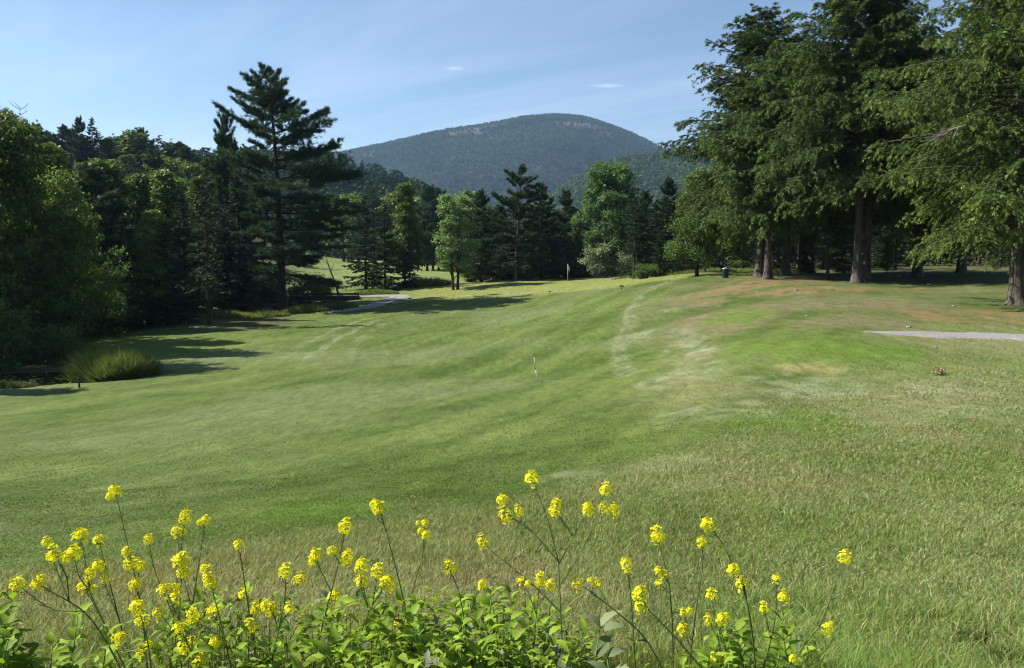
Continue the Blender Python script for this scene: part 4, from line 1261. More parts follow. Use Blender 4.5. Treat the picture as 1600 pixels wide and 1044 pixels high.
# ------------------------------------------------------------------ flag, stakes, markers, bin
def flagstick():
    p = G(887, 440)
    h = at_depth(887, 413, p[1])[2] - p[2]
    root = empty('flagstick', tuple(p))
    tag(root, 'white golf flag hanging on its stick on the putting green', 'golf flag')
    s = MB(); s.tube([(0, 0, -0.2), (0, 0, h)], 0.022, 8); s.tube([(0, 0, h), (0, 0, h + 0.05)], [0.035, 0.01], 8)
    s.build('stick', M['white_paint'], root, True)
    f = MB()
    nu, nv = 9, 10
    V = []
    for i in range(nu):
        for j in range(nv):
            u, v = i / (nu - 1), j / (nv - 1)
            V.append((0.02 + u * 0.20 + 0.02 * math.sin(v * 6), 0.05 * math.sin(u * 9 + v * 3) * u, h - 0.03 - v * 0.62 - u * 0.35))
    q = [(i * nv + j, i * nv + j + 1, (i + 1) * nv + j + 1, (i + 1) * nv + j) for i in range(nu - 1) for j in range(nv - 1)]
    f.add(V, quads=q); f.build('flag', M['white_paint'], root, True)


flagstick()


def striped_stake():
    p = G(839, 592)
    d = p[1]
    top = at_depth(834.5, 558, d)
    root = empty('marker_stake', tuple(p))
    tag(root, 'thin leaning white stake with a red band in the middle of the fairway', 'stake')
    v = top - p
    mk = lambda a, b, r, nm, m: (lambda mb: (mb.tube([v * a, v * b], r, 10), mb.build(nm, M[m], root, True)))(MB())
    mk(-0.1, 0.40, 0.016, 'lower_shaft', 'white_paint'); mk(0.40, 0.58, 0.0165, 'red_band', 'red_paint'); mk(0.58, 1.0, 0.016, 'upper_shaft', 'white_paint')
    c = MB(); c.tube([v * 1.0, v * 1.05], [0.02, 0.01], 10); c.build('cap', M['black_paint'], root, True)


striped_stake()
first = None
for k, (px, py, lb) in enumerate(((640, 472, 'black T-shaped rope marker at the end of the cart path'), (742, 467, 'black T-shaped marker on the left part of the green edge'),
                                  (859, 460, 'black T-shaped marker below the flag'), (971, 454, 'black T-shaped marker at the right part of the green edge, the tallest one'),
                                  (1045, 443, 'low black marker at the top of the pale track'))):
    p = G(px, py)
    if first is None:
        root = empty('course_marker', tuple(p))
        a = MB(); a.tube([(0, 0, -0.1), (0, 0, 0.46)], 0.025, 8); a.build('post', M['black_paint'], root, True)
        b = MB(); b.box((0, 0, 0.48), (0.52, 0.26, 0.09)); b.box((0, 0, 0.545), (0.40, 0.18, 0.04)); b.build('head', M['black_paint'], root)
        first = root
    else:
        root = copy_tree(first)
    root.location = tuple(p)
    s = (0.8, 0.62, 0.58, 0.78, 0.42)[k]
    root.scale = (s, s, s)
    root.rotation_euler = (0, 0, 0.1 * k)
    tag(root, lb, 'marker', 'black markers round the green')


def bin_():
    p = G(1133, 434)
    root = empty('litter_bin', tuple(p))
    tag(root, 'dark green litter bin with a domed lid on the slope left of the hemlocks', 'bin')
    d = p[1]; h = at_depth(1133, 420, d)[2] - p[2]; r = 5.0 / FPX * d
    b = MB(); b.lathe([(0.001, 0.02), (r * 0.94, 0.02), (r * 0.96, 0.06), (r, h * 0.5), (r, h * 0.93), (r * 1.04, h * 0.94), (r * 1.04, h * 0.97), (0.001, h * 0.97)], 20); b.build('body', M['bin_green'], root, False)
    l = MB(); l.lathe([(r * 1.06, h * 0.972), (r * 1.06, h * 1.0), (r * 0.8, h * 1.06), (r * 0.4, h * 1.11), (0.001, h * 1.12)], 20); l.build('lid', M['bin_grey'], root, True)
    k = MB(); k.lathe([(0.04, h * 1.115), (0.05, h * 1.16), (0.03, h * 1.20), (0.001, h * 1.21)], 10); k.build('knob', M['bin_grey'], root, True)
    s = MB()
    for i in range(16):
        a_ = i / 16 * 6.283
        s.box((math.cos(a_) * r * 1.005, math.sin(a_) * r * 1.005, h * 0.48), (0.02, 0.10, h * 0.80), a_)
    s.build('slats', M['bin_green'], root)


bin_()
for nm, base, top, d, lb in (('wooden_stake', (124, 606), (123, 590), None, 'short dark stake at the near edge of the pond'),
                             ('wooden_stake', (231, 584), (230, 568), None, 'short dark stake at the right end of the rounded grass clump'),
                             ('wooden_stake', (535, 488), (535, 477), None, 'thin stake beside the cart path')):
    p = G(*base); t_ = at_depth(top[0], top[1], p[1])
    root = empty(nm, tuple(p)); tag(root, lb, 'stake')
    s = MB(); s.tube([(0, 0, -0.15), tuple(t_ - p)], [0.045, 0.04], 6); s.build('shaft', M['old_timber'], root)
    c = MB(); c.tube([tuple(t_ - p), tuple(t_ - p + np.array([0, 0, 0.03]))], [0.045, 0.02], 6); c.build('top', M['stake_wood'], root)

# leaning bare trunk by the creek
p = along(530, 98); t_ = at_depth(508, 398, 101)
root = empty('leaning_trunk', tuple(p)); tag(root, 'bare leaning trunk standing right of the great pine', 'tree')
s = MB(); v = t_ - p
s.tube([-0.05 * v, v * 0.3 + np.array([0.08, 0, 0]), v * 0.65, v], [0.15, 0.12, 0.09, 0.05], 8); s.build('trunk', M['dark_bark'], root, True)
s = MB(); s.tube([v * 0.6, v * 0.72 + np.array([0.6, 0, 0.4])], [0.05, 0.015], 5); s.tube([v * 0.75, v * 0.9 + np.array([-0.7, 0, 0.2])], [0.04, 0.012], 5); s.build('branch', M['dark_bark'], root, True)


# stones and the clod of dry leaves
def stone(p, r, seed, label, mat='rock', name='stone', cat='stone', flat=0.55, group=None):
    rng = np.random.default_rng(seed)
    nu, nv = 10, 7
    V = [(0, 0, r * flat)]
    for j in range(1, nv):
        for i in range(nu):
            th = i / nu * 6.283; ph = j / nv * math.pi
            k = r * (0.75 + 0.5 * rng.random())
            V.append((math.sin(ph) * math.cos(th) * k, math.sin(ph) * math.sin(th) * k * 0.8, math.cos(ph) * k * flat))
    V.append((0, 0, -r * flat))
    q = [(1 + j * nu + i, 1 + (j + 1) * nu + i, 1 + (j + 1) * nu + (i + 1) % nu, 1 + j * nu + (i + 1) % nu) for j in range(nv - 2) for i in range(nu)]
    t = [(0, 1 + i, 1 + (i + 1) % nu) for i in range(nu)] + [(len(V) - 1, 1 + (nv - 2) * nu + (i + 1) % nu, 1 + (nv - 2) * nu + i) for i in range(nu)]
    mb = MB(); mb.add(V, quads=q, tris=t)
    o = mb.build(name, M[mat], loc=(p[0], p[1], p[2] + r * 0.2))
    return tag(o, label, cat, group)


for k, (px, py, r, lb) in enumerate(((1244, 454, 0.11, 'pale stone on the bare earth left of the widest trunk'), (1405, 432, 0.16, 'flat pale stone at the edge of the shaded wood'),
                                     (1420, 512, 0.08, 'pale stone just above the start of the gravel path'), (1490, 479, 0.08, 'pale stone on the slope above the gravel path'),
                                     (1462, 544, 0.06, 'small white stone below the gravel path'), (1452, 446, 0.15, 'long pale stone in the dappled shade right of the widest trunk'), (1260, 494, .07, 'tiny pale stone on the brown slope'))):
    stone(G(px, py), r, 50 + k, lb)


def leaf_clod():
    p = G(1467, 586)
    rng = np.random.default_rng(4)
    n = 46
    P = np.stack([rng.normal(size=n) * 0.08, rng.normal(size=n) * 0.05, 0.01 + np.abs(rng.normal(size=n)) * 0.035], 1)
    N = unit(rng.normal(size=(n, 3)) + np.array([0, 0, 0.6])); D = np.cross(N, rng.normal(size=(n, 3)))
    mb = MB(); L = 0.06 + 0.05 * rng.random(n)
    mb.rhombs(P, D, N, L, L * 0.55, np.ones((n, 3)), 0.25)
    o = mb.build('dead_leaves', M['clod'], loc=tuple(p + np.array([0, 0, 0.03])))
    tag(o, 'small heap of dry brown leaves lying on the grass at the right', 'leaf heap')


leaf_clod()


# dead grey branches caught in the hemlocks
def dead_branch(px, py, d, px2, py2, label, seed):
    rng = np.random.default_rng(seed)
    a = at_depth(px, py, d); b = at_depth(px2, py2, d + 0.6)
    root = empty('dead_branch', tuple(a)); tag(root, label, 'branch')
    v = b - a
    m = MB(); m.tube([0 * v, v * 0.5 + np.array([0, 0, 0.12]), v], [0.05, 0.035, 0.012], 6); m.build('stem', M['dead_wood'], root, True)
    t = MB()
    for k in range(26):
        f = 0.2 + 0.8 * rng.random(); s0 = v * f + np.array([0, 0, 0.24 * f * (1 - f) * 2])
        e = s0 + unit(v + rng.normal(size=3) * np.linalg.norm(v) * 0.7)[0:3] * (0.3 + 0.6 * rng.random())
        t.tube([s0, e], [0.014, 0.004], 4, cap=False)
    t.build('twigs', M['dead_wood'], root, True)


dead_branch(1300, 62, 52, 1228, 36, 'bare dead branch sticking out against the sky from the widest trunked hemlock', 3)
dead_branch(1510, 196, 31, 1462, 220, 'dead grey branch hanging among the sunlit sprays of the nearest hemlock', 4)

# ------------------------------------------------------------------ grass blades over the turf (one mass)
def blades(n, r0, r1, seed, wpow, azr=(-1.0, 1.0)):
    rng = np.random.default_rng(seed)
    u = rng.random(n)
    if abs(wpow) < 1e-6:
        r = np.exp(math.log(r0) + u * math.log(r1 / r0))
    else:
        r = (r0 ** wpow + u * (r1 ** wpow - r0 ** wpow)) ** (1 / wpow)
    a = azr[0] + (azr[1] - azr[0]) * rng.random(n)
    x, y = r * np.sin(a), r * np.cos(a)
    # clumping
    keep = rng.random(n) < 0.25 + 1.3 * fbm(x * 2.2, y * 2.2, 71, 3)
    pond = np.hypot((x - POND[0]) / 5.2, (y - POND[1]) / 2.6) > 1.0
    hole = np.hypot((x - BURROW[0]) / 0.12, (y - BURROW[1]) / 0.075) > 1.0
    keep &= pond & hole
    for pts, w_ in PATHS:
        keep &= seg_dist(x, y, pts) > w_
    x, y, r = x[keep], y[keep], r[keep]
    n = len(x)
    z = H(x, y)
    rm = rough_mask(x, y)
    az_ = np.arctan2(x, y)
    lush = (0.55 + 0.45 * sstep(-0.02, 0.15, az_)) * (1 - sstep(2.6, 3.3, r)) + sstep(0.2, 0.4, az_) * (1 - sstep(3.5, 5.0, r)) * fbm(x * 1.5, y * 1.5, 72, 3)
    lush = np.clip(lush, 0, 1)
    h = (0.018 + 0.036 * rm + 0.10 * lush) * (0.5 + 0.9 * rng.random(n)) * (0.35 + 1.4 * fbm(x * 1.3, y * 1.3, 73, 4))
    wd = np.clip(0.0011 * r ** 0.95, 0.0026, 0.019) * (0.7 + 0.6 * rng.random(n))
    h = np.maximum(h, wd * 1.1)
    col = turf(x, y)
    dryp = rng.random(n) < 0.05 + 0.28 * rm * (1 - 0.7 * lush)
    straw = np.array((0.33, 0.27, 0.15)) * (0.6 + 0.5 * rng.random((n, 1)))
    col = np.where(dryp[:, None], 0.45 * col + 0.55 * straw, col * np.array((0.95, 1.08, 0.95)))
    col = col * (1 + lush[:, None] * (np.array((1.0, 1.06, 0.82)) - 1))
    col = col * (0.80 + 0.55 * rng.random((n, 1))) * (1.12 + 0.38 * ((1 - sstep(7, 15, r)) * (1 - rm))[:, None] + 0.40 * rm[:, None] + 0.12 * sstep(0.0, 0.2, az_)[:, None])
    lean = 0.55 + 1.5 * (1 - rm) * (1 - lush)
    D1 = unit(np.stack([rng.normal(size=n) * lean * 0.6 + 0.08, rng.normal(size=n) * lean * 0.6, np.ones(n)], 1))
    D2 = unit(D1 + np.stack([rng.normal(size=n) * 0.75 + 0.12, rng.normal(size=n) * 0.75, 0 * x - 0.1], 1))
    N = unit(np.stack([rng.normal(size=n), rng.normal(size=n), 0.15 * rng.normal(size=n)], 1))
    S = unit(np.cross(D1, N))
    P = np.stack([x, y, z - 0.004], 1)
    m1 = P + D1 * h[:, None] * 0.55
    tp = m1 + D2 * h[:, None] * 0.6
    wv = wd[:, None] * 0.5
    v = np.stack([P - S * wv, P + S * wv, m1 + S * wv * 0.8, m1 - S * wv * 0.8, tp], 1)
    k = np.arange(n)[:, None] * 5
    return v.reshape(-1, 3), k + np.array([[0, 1, 2, 3]]), k + np.array([[3, 2, 4]]), np.repeat(col, 5, axis=0)


PATHS = [(np.array([G(1345, 519)[:2], G(1400, 521)[:2], G(1460, 523)[:2], G(1540, 525)[:2], G(1620, 529)[:2], G(1760, 536)[:2]]), 0.7),
         (np.array([along(505, 80)[:2], along(540, 82)[:2], along(585, 86.5)[:2], along(618, 92)[:2], along(628, 96)[:2], along(600, 98)[:2], along(555, 97.5)[:2]]), 1.2)]
gm = MB()
v, q, t, c = blades(500000, 2.0, 14, 1, 0.35); gm.add(v, q, t, c)
v, q, t, c = blades(480000, 6, 70, 2, -0.35); gm.add(v, q, t, c)
rng = np.random.default_rng(9)
n = 2600
r = 2.7 + 7.5 * rng.random(n) ** 1.3; a = rng.uniform(-0.6, 0.62, n)
x, y = r * np.sin(a), r * np.cos(a)
kp = rng.random(n) < rough_mask(x, y) * 1.6 * sstep(0.35, 0.65, fbm(x * 0.9, y * 0.9, 55, 3))
x, y = x[kp], y[kp]; n = len(x); z = H(x, y)
for i in range(n):
    hh = 0.06 + 0.12 * rng.random(); l_ = rng.normal(size=2) * 0.5 * hh
    gm.tube([(x[i], y[i], z[i]), (x[i] + l_[0] * .4, y[i] + l_[1] * .4, z[i] + hh * .6), (x[i] + l_[0], y[i] + l_[1], z[i] + hh * .95)], [0.0016, 0.0014, 0.0006], 3, col=np.array((0.36, 0.31, 0.17)) * (0.6 + 0.6 * rng.random()), cap=False)
tag(gm.build('grass', M['blade']), kind='stuff')


# ------------------------------------------------------------------ broad weed leaves (shared by the mustard and the undergrowth)
def leaf_template(nl=7):
    """a folded, drooping, toothed leaf, 1 long, lying along +x with its face up"""
    t = np.linspace(0, 1, nl + 1)
    w_ = 0.5 * np.sin(np.pi * np.clip(t, 0, 1) ** 0.66) ** 0.95 * 0.46
    w_[0] = 0.01; w_[-1] = 0.0
    w_ = w_ * (1 + 0.22 * (np.arange(nl + 1) % 2))
    zz = 0.10 * np.sin(t * 2.2) - 0.22 * t ** 2
    mid = np.stack([t, 0 * t, zz], 1)
    le = np.stack([t + 0.03, w_, zz + w_ * 0.35], 1); ri = np.stack([t + 0.03, -w_, zz + w_ * 0.35], 1)
    V = np.concatenate([mid, le, ri]); n = nl + 1
    q = []
    for i in range(nl):
        q.append((i, i + 1, n + i + 1, n + i)); q.append((i + 1, i, 2 * n + i, 2 * n + i + 1))
    return V, np.array(q)


LT, LQ = leaf_template()


def add_leaves(mb, P, D, N, size, col, wid=1.0):
    D = unit(D); S = unit(np.cross(N, D)); Nn = np.cross(D, S)
    n = len(P); k = len(LT)
    s = np.asarray(size).reshape(-1, 1, 1)
    V = P[:, None] + s * (LT[None, :, 0:1] * D[:, None] + LT[None, :, 1:2] * wid * S[:, None] + LT[None, :, 2:3] * Nn[:, None])
    Q = (np.arange(n)[:, None, None] * k + LQ[None]).reshape(-1, 4)
    mb.add(V.reshape(-1, 3), quads=Q, col=np.repeat(col, k, axis=0))


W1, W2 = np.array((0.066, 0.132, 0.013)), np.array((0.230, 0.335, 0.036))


def leafy_weed(base, h, nst, lsize, seed, label, lean=0.2, group=None, density=9, cols=(W1, W2)):
    rng = np.random.default_rng(seed)
    root = empty('leafy_weed', tuple(base)); tag(root, label, 'weed', group)
    st = MB(); lf = MB()
    for k in range(nst):
        a = rng.random() * 6.28; o = rng.normal(size=2) * 0.05
        hh = h * (0.65 + 0.4 * rng.random())
        tip = np.array([o[0] + math.cos(a) * lean * hh, o[1] + math.sin(a) * lean * hh, hh])
        pts = np.array([[o[0], o[1], -0.02], [o[0] * 0.6 + tip[0] * 0.35, o[1] * 0.6 + tip[1] * 0.35, hh * 0.55], tip])
        st.tube(pts, [0.0035, 0.003, 0.0015], 5, col=(0.09, 0.15, 0.035))
        m = density
        t = np.linspace(0.15, 1.0, m).repeat(2)
        P = np.stack([np.interp(t, [0, 0.5, 1], pts[:, j]) for j in range(3)], 1)
        an = np.repeat(rng.random(m) * 6.28, 2) + np.tile([0, math.pi], m) + rng.normal(size=2 * m) * 0.3
        up = 0.15 + 0.55 * t + rng.normal(size=2 * m) * 0.2
        D = np.stack([np.cos(an), np.sin(an), up], 1)
        N = np.stack([-np.cos(an) * up, -np.sin(an) * up, np.ones(2 * m)], 1) + rng.normal(size=(2 * m, 3)) * 0.2
        sz = lsize * (0.55 + 0.6 * np.sin(np.pi * np.clip(1.05 - t * 0.8, 0, 1))) * (0.75 + 0.4 * rng.random(2 * m))
        cc = cols[0] + (cols[1] - cols[0]) * np.clip(t + rng.normal(size=2 * m) * 0.25, 0, 1)[:, None]
        add_leaves(lf, P, D, N, sz, cc * (0.8 + 0.4 * rng.random((2 * m, 1))), 1.0)
    st.build('stem', M['stem'], root, True); lf.build('foliage', M['weed_leaf'], root, True)
    return root


def near(px, d):
    """ground point under a column of the picture's lower edge (pitch taken into account)"""
    zc = d * CP + 1.55 * SP
    x = (px - 800) / FPX * zc
    return np.array([x, d, H1(x, d)])


def weed_to(px, py, d, **k):
    b = near(px, d)
    top = at_depth(px, py, d)
    return leafy_weed(b, max(0.12, top[2] - b[2]), **k)


for px, py, d, nst, sz, sd, lb in ((30, 945, 2.35, 6, 0.062, 1, 'bushy bright green leafy weed in the lower left corner'), (95, 955, 2.4, 5, 0.062, 2, 'leafy weed beside the corner one, with long pointed leaves'),
                                   (5, 985, 2.2, 5, 0.06, 3, 'low leafy weed cut by the lower left corner'), (150, 1000, 2.4, 4, 0.055, 4, 'low weed between the corner weeds and the leftmost flowers'),
                                   (640, 930, 2.5, 5, 0.055, 5, 'leafy weed without flowers below the thin tall mustard'), (700, 950, 2.45, 6, 0.055, 6, 'bushy weed right of the thin tall mustard, no flowers'),
                                   (775, 965, 2.45, 6, 0.055, 7, 'bright leafy weed left of the forked mustard'), (560, 950, 2.5, 5, 0.055, 8, 'leafy weed under the double headed mustard cluster'),
                                   (690, 915, 2.7, 4, 0.055, 9, 'thin upright weed standing just above the leaf mass'), (840, 985, 2.4, 5, 0.055, 10, 'low leafy weed at the foot of the forked mustard'),
                                   (1185, 965, 2.5, 4, 0.06, 11, 'small leafy weed among the right-hand flowers'), (1120, 1000, 2.4, 5, 0.06, 12, 'low leafy weed below the right-hand flowers')):
    weed_to(px, py, d, nst=nst, lsize=sz, seed=sd, label=lb)
weed_to(935, 1010, 2.35, nst=4, lsize=0.085, seed=20, label='dock-like weed with broad pale creased leaves near the bottom middle', cols=(np.array((0.11, 0.15, 0.06)), np.array((0.22, 0.26, 0.13))), density=4, lean=0.5)

# the tangle of leaves under the flowers: nobody could count it
rng = np.random.default_rng(33)
un = MB()
n = 7400
px = rng.uniform(-420, 1290, n); d = 2.12 + 0.75 * rng.random(n) ** 1.4
dens = 0.35 + 0.65 * sstep(200, 320, px) * (1 - sstep(900, 1000, px))
kp = rng.random(n) < dens
px, d = px[kp], d[kp]; n = len(px)
zc = d * CP + 1.5 * SP
x = (px - 800) / FPX * zc
z = H(x, d)
hmax = 0.11 + 0.30 * sstep(180, 300, px) * (1 - sstep(860, 960, px)) * (0.55 + 0.6 * fbm(px / 60, d * 3, 5, 3)) + 0.10 * sstep(1040, 1120, px)
hh = hmax * rng.random(n) ** 0.6
P = np.stack([x, d, z + hh], 1)
an = rng.random(n) * 6.28; up = rng.normal(size=n) * 0.55 + 0.25
D = np.stack([np.cos(an), np.sin(an), up], 1); N = np.stack([rng.normal(size=n) * 0.35, rng.normal(size=n) * 0.35, np.ones(n)], 1)
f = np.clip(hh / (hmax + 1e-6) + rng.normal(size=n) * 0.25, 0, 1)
cc = (W1 * 0.9 + (W2 - W1 * 0.9) * f[:, None]) * (0.75 + 0.5 * rng.random((n, 1)))  # lower leaves coloured darker to stand for shade inside the tangle
palem = rng.random(n) < 0.07
cc = np.where(palem[:, None], np.array((0.22, 0.25, 0.17)), cc)
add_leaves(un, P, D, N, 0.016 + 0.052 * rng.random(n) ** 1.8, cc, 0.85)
for i in range(0, n, 9):
    un.tube([(x[i] + rng.normal() * .02, d[i], z[i] - 0.01), tuple(P[i])], [0.0020, 0.0012], 4, col=(0.13, 0.15, 0.04), cap=False)
n = 5200                                        # thin grass growing through the leaves
px = rng.uniform(-60, 1290, n); d = 2.15 + 0.8 * rng.random(n)
zc = d * CP + 1.5 * SP; x = (px - 800) / FPX * zc; z = H(x, d)
hh = (0.08 + 0.20 * rng.random(n) ** 1.5) * (0.6 + 0.5 * sstep(180, 300, px))
D = unit(np.stack([rng.normal(size=n) * 0.3, rng.normal(size=n) * 0.3, np.ones(n)], 1)); N = rng.normal(size=(n, 3))
cc = (np.array((0.045, 0.095, 0.014)) + np.array((0.11, 0.13, 0.03)) * rng.random((n, 1))) * (0.7 + 0.5 * rng.random((n, 1)))
dryb = rng.random(n) < 0.12
cc = np.where(dryb[:, None], np.array((0.30, 0.25, 0.14)), cc)
un.spikes(np.stack([x, d, z - 0.01], 1), D, N, hh, 0.0028 + 0.003 * rng.random(n), cc)
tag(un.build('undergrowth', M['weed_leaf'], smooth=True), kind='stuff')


for k, (px_, d_, r_, h_, c1_, c2_, lb) in enumerate((
        (1442, 2.85, 0.14, 0.17, (0.10, 0.15, 0.02), (0.22, 0.25, 0.04), 'yellow-green grass tuft near the lower right corner, left of the dark hole'),
        (1575, 3.05, 0.13, 0.13, (0.07, 0.13, 0.02), (0.14, 0.19, 0.05), 'long grass tuft hanging over the dark hole at the lower right'),
        (1330, 2.75, 0.20, 0.12, (0.09, 0.14, 0.04), (0.17, 0.21, 0.08), 'grey-green grass tuft right of the arching rightmost mustard'),
        (1230, 2.65, 0.22, 0.19, (0.04, 0.10, 0.012), (0.09, 0.16, 0.03), 'tall dark grass tuft under the rightmost mustard'),
        (1120, 2.75, 0.22, 0.17, (0.045, 0.105, 0.014), (0.10, 0.17, 0.03), 'dark grass tuft behind the low four headed mustard at the right'),
        (985, 2.70, 0.26, 0.20, (0.045, 0.105, 0.014), (0.10, 0.17, 0.03), 'dark upright grass tuft behind the pale dock-like weed'),
        (905, 2.80, 0.20, 0.22, (0.045, 0.10, 0.014), (0.10, 0.17, 0.03), 'dark grass tuft at the foot of the candelabrum mustard'),
        (1520, 2.45, 0.22, 0.12, (0.08, 0.13, 0.03), (0.16, 0.20, 0.06), 'grass tuft cut by the bottom edge at the right'))):
    grass_tuft('grass_clump', near(px_, d_), r_, r_ * 0.7, h_, 520, 300 + k, c1_, c2_, lb, 0.20)

# ------------------------------------------------------------------ wild mustard
def flower_head_mesh(seed, elong):
    rng = np.random.default_rng(seed)
    mb = MB()
    nf = int(17 + 12 * elong)
    for k in range(nf):
        f = k / nf
        th = k * 2.399; ph = math.acos(1 - f * 1.55)
        R_ = 0.009 + 0.010 * rng.random() ** 0.7
        c = np.array([math.sin(ph) * math.cos(th) * R_, math.sin(ph) * math.sin(th) * R_, math.cos(ph) * R_ * (0.8 + 0.9 * elong) - 0.010 * elong * f * 2])
        nrm = unit(c + np.array([0, 0, 0.010]) + rng.normal(size=3) * 0.004)
        a = unit(np.cross(nrm, rng.normal(size=3))); b = np.cross(nrm, a)
        r0 = rng.random() * 6.28
        pr = 0.0056 + 0.0020 * rng.random()
        for j in range(4):
            g_ = r0 + j * math.pi / 2 + rng.normal() * 0.12
            dd = a * math.cos(g_) + b * math.sin(g_); ss = np.cross(nrm, dd)
            v = [c + dd * 0.0006, c + dd * pr * 0.6 + ss * pr * 0.42 + nrm * 0.0012, c + dd * pr * 1.05 + ss * pr * 0.28 + nrm * 0.0008, c + dd * pr * 1.05 - ss * pr * 0.28 + nrm * 0.0008, c + dd * pr * 0.6 - ss * pr * 0.42 + nrm * 0.0012]
            cl = np.array((0.92, 0.87, 0.035)) * (0.85 + 0.25 * rng.random())
            mb.add(v, quads=[(0, 1, 2, 3)], tris=[(0, 3, 4)], col=cl)
        mb.tube([c * 0.15, c], [0.0006, 0.0006], 3, col=(0.35, 0.40, 0.05), cap=False)
        mb.tube([c, c + nrm * 0.003], [0.0010, 0.0006], 4, col=(0.75, 0.66, 0.02))
    for k in range(4):                           # older, wider spaced flowers below the cluster
        th = rng.random() * 6.28; zc = -0.008 - 0.014 * rng.random()
        q0 = np.array([0, 0, zc - 0.004]); c = np.array([math.cos(th) * 0.013, math.sin(th) * 0.013, zc])
        mb.tube([q0, c], [0.0006, 0.0006], 3, col=(0.25, 0.32, 0.05), cap=False)
        nrm = unit(np.array([math.cos(th), math.sin(th), 0.4 + rng.normal() * 0.3])); a = unit(np.cross(nrm, rng.normal(size=3)))
        for j in range(4):
            dd = a * math.cos(j * 1.571) + np.cross(nrm, a) * math.sin(j * 1.571); ss = np.cross(nrm, dd); pr = 0.006
            mb.add([c, c + dd * pr * .6 + ss * pr * .4, c + dd * pr + ss * pr * .25, c + dd * pr - ss * pr * .25, c + dd * pr * .6 - ss * pr * .4], quads=[(0, 1, 2, 3)], tris=[(0, 3, 4)], col=np.array((0.92, 0.87, 0.035)))
    for k in range(9):                           # green-yellow buds at the top
        th = k * 2.4; q = 0.006 * math.sqrt(k / 9)
        c = np.array([math.cos(th) * q, math.sin(th) * q, 0.013 + 0.012 * elong])
        mb.tube([c, c + np.array([0, 0, 0.003]), c + np.array([0, 0, 0.005])], [0.0013, 0.0015, 0.0004], 5, col=(0.55, 0.50, 0.04))
    return mb


HEADS = []
for k in range(6):
    o = flower_head_mesh(100 + k, (0.0, 0.25, 0.5, 0.15, 0.8, 0.35)[k]).build('flower_head', M['petal'])
    HEADS.append(o.data)
    bpy.data.objects.remove(o)

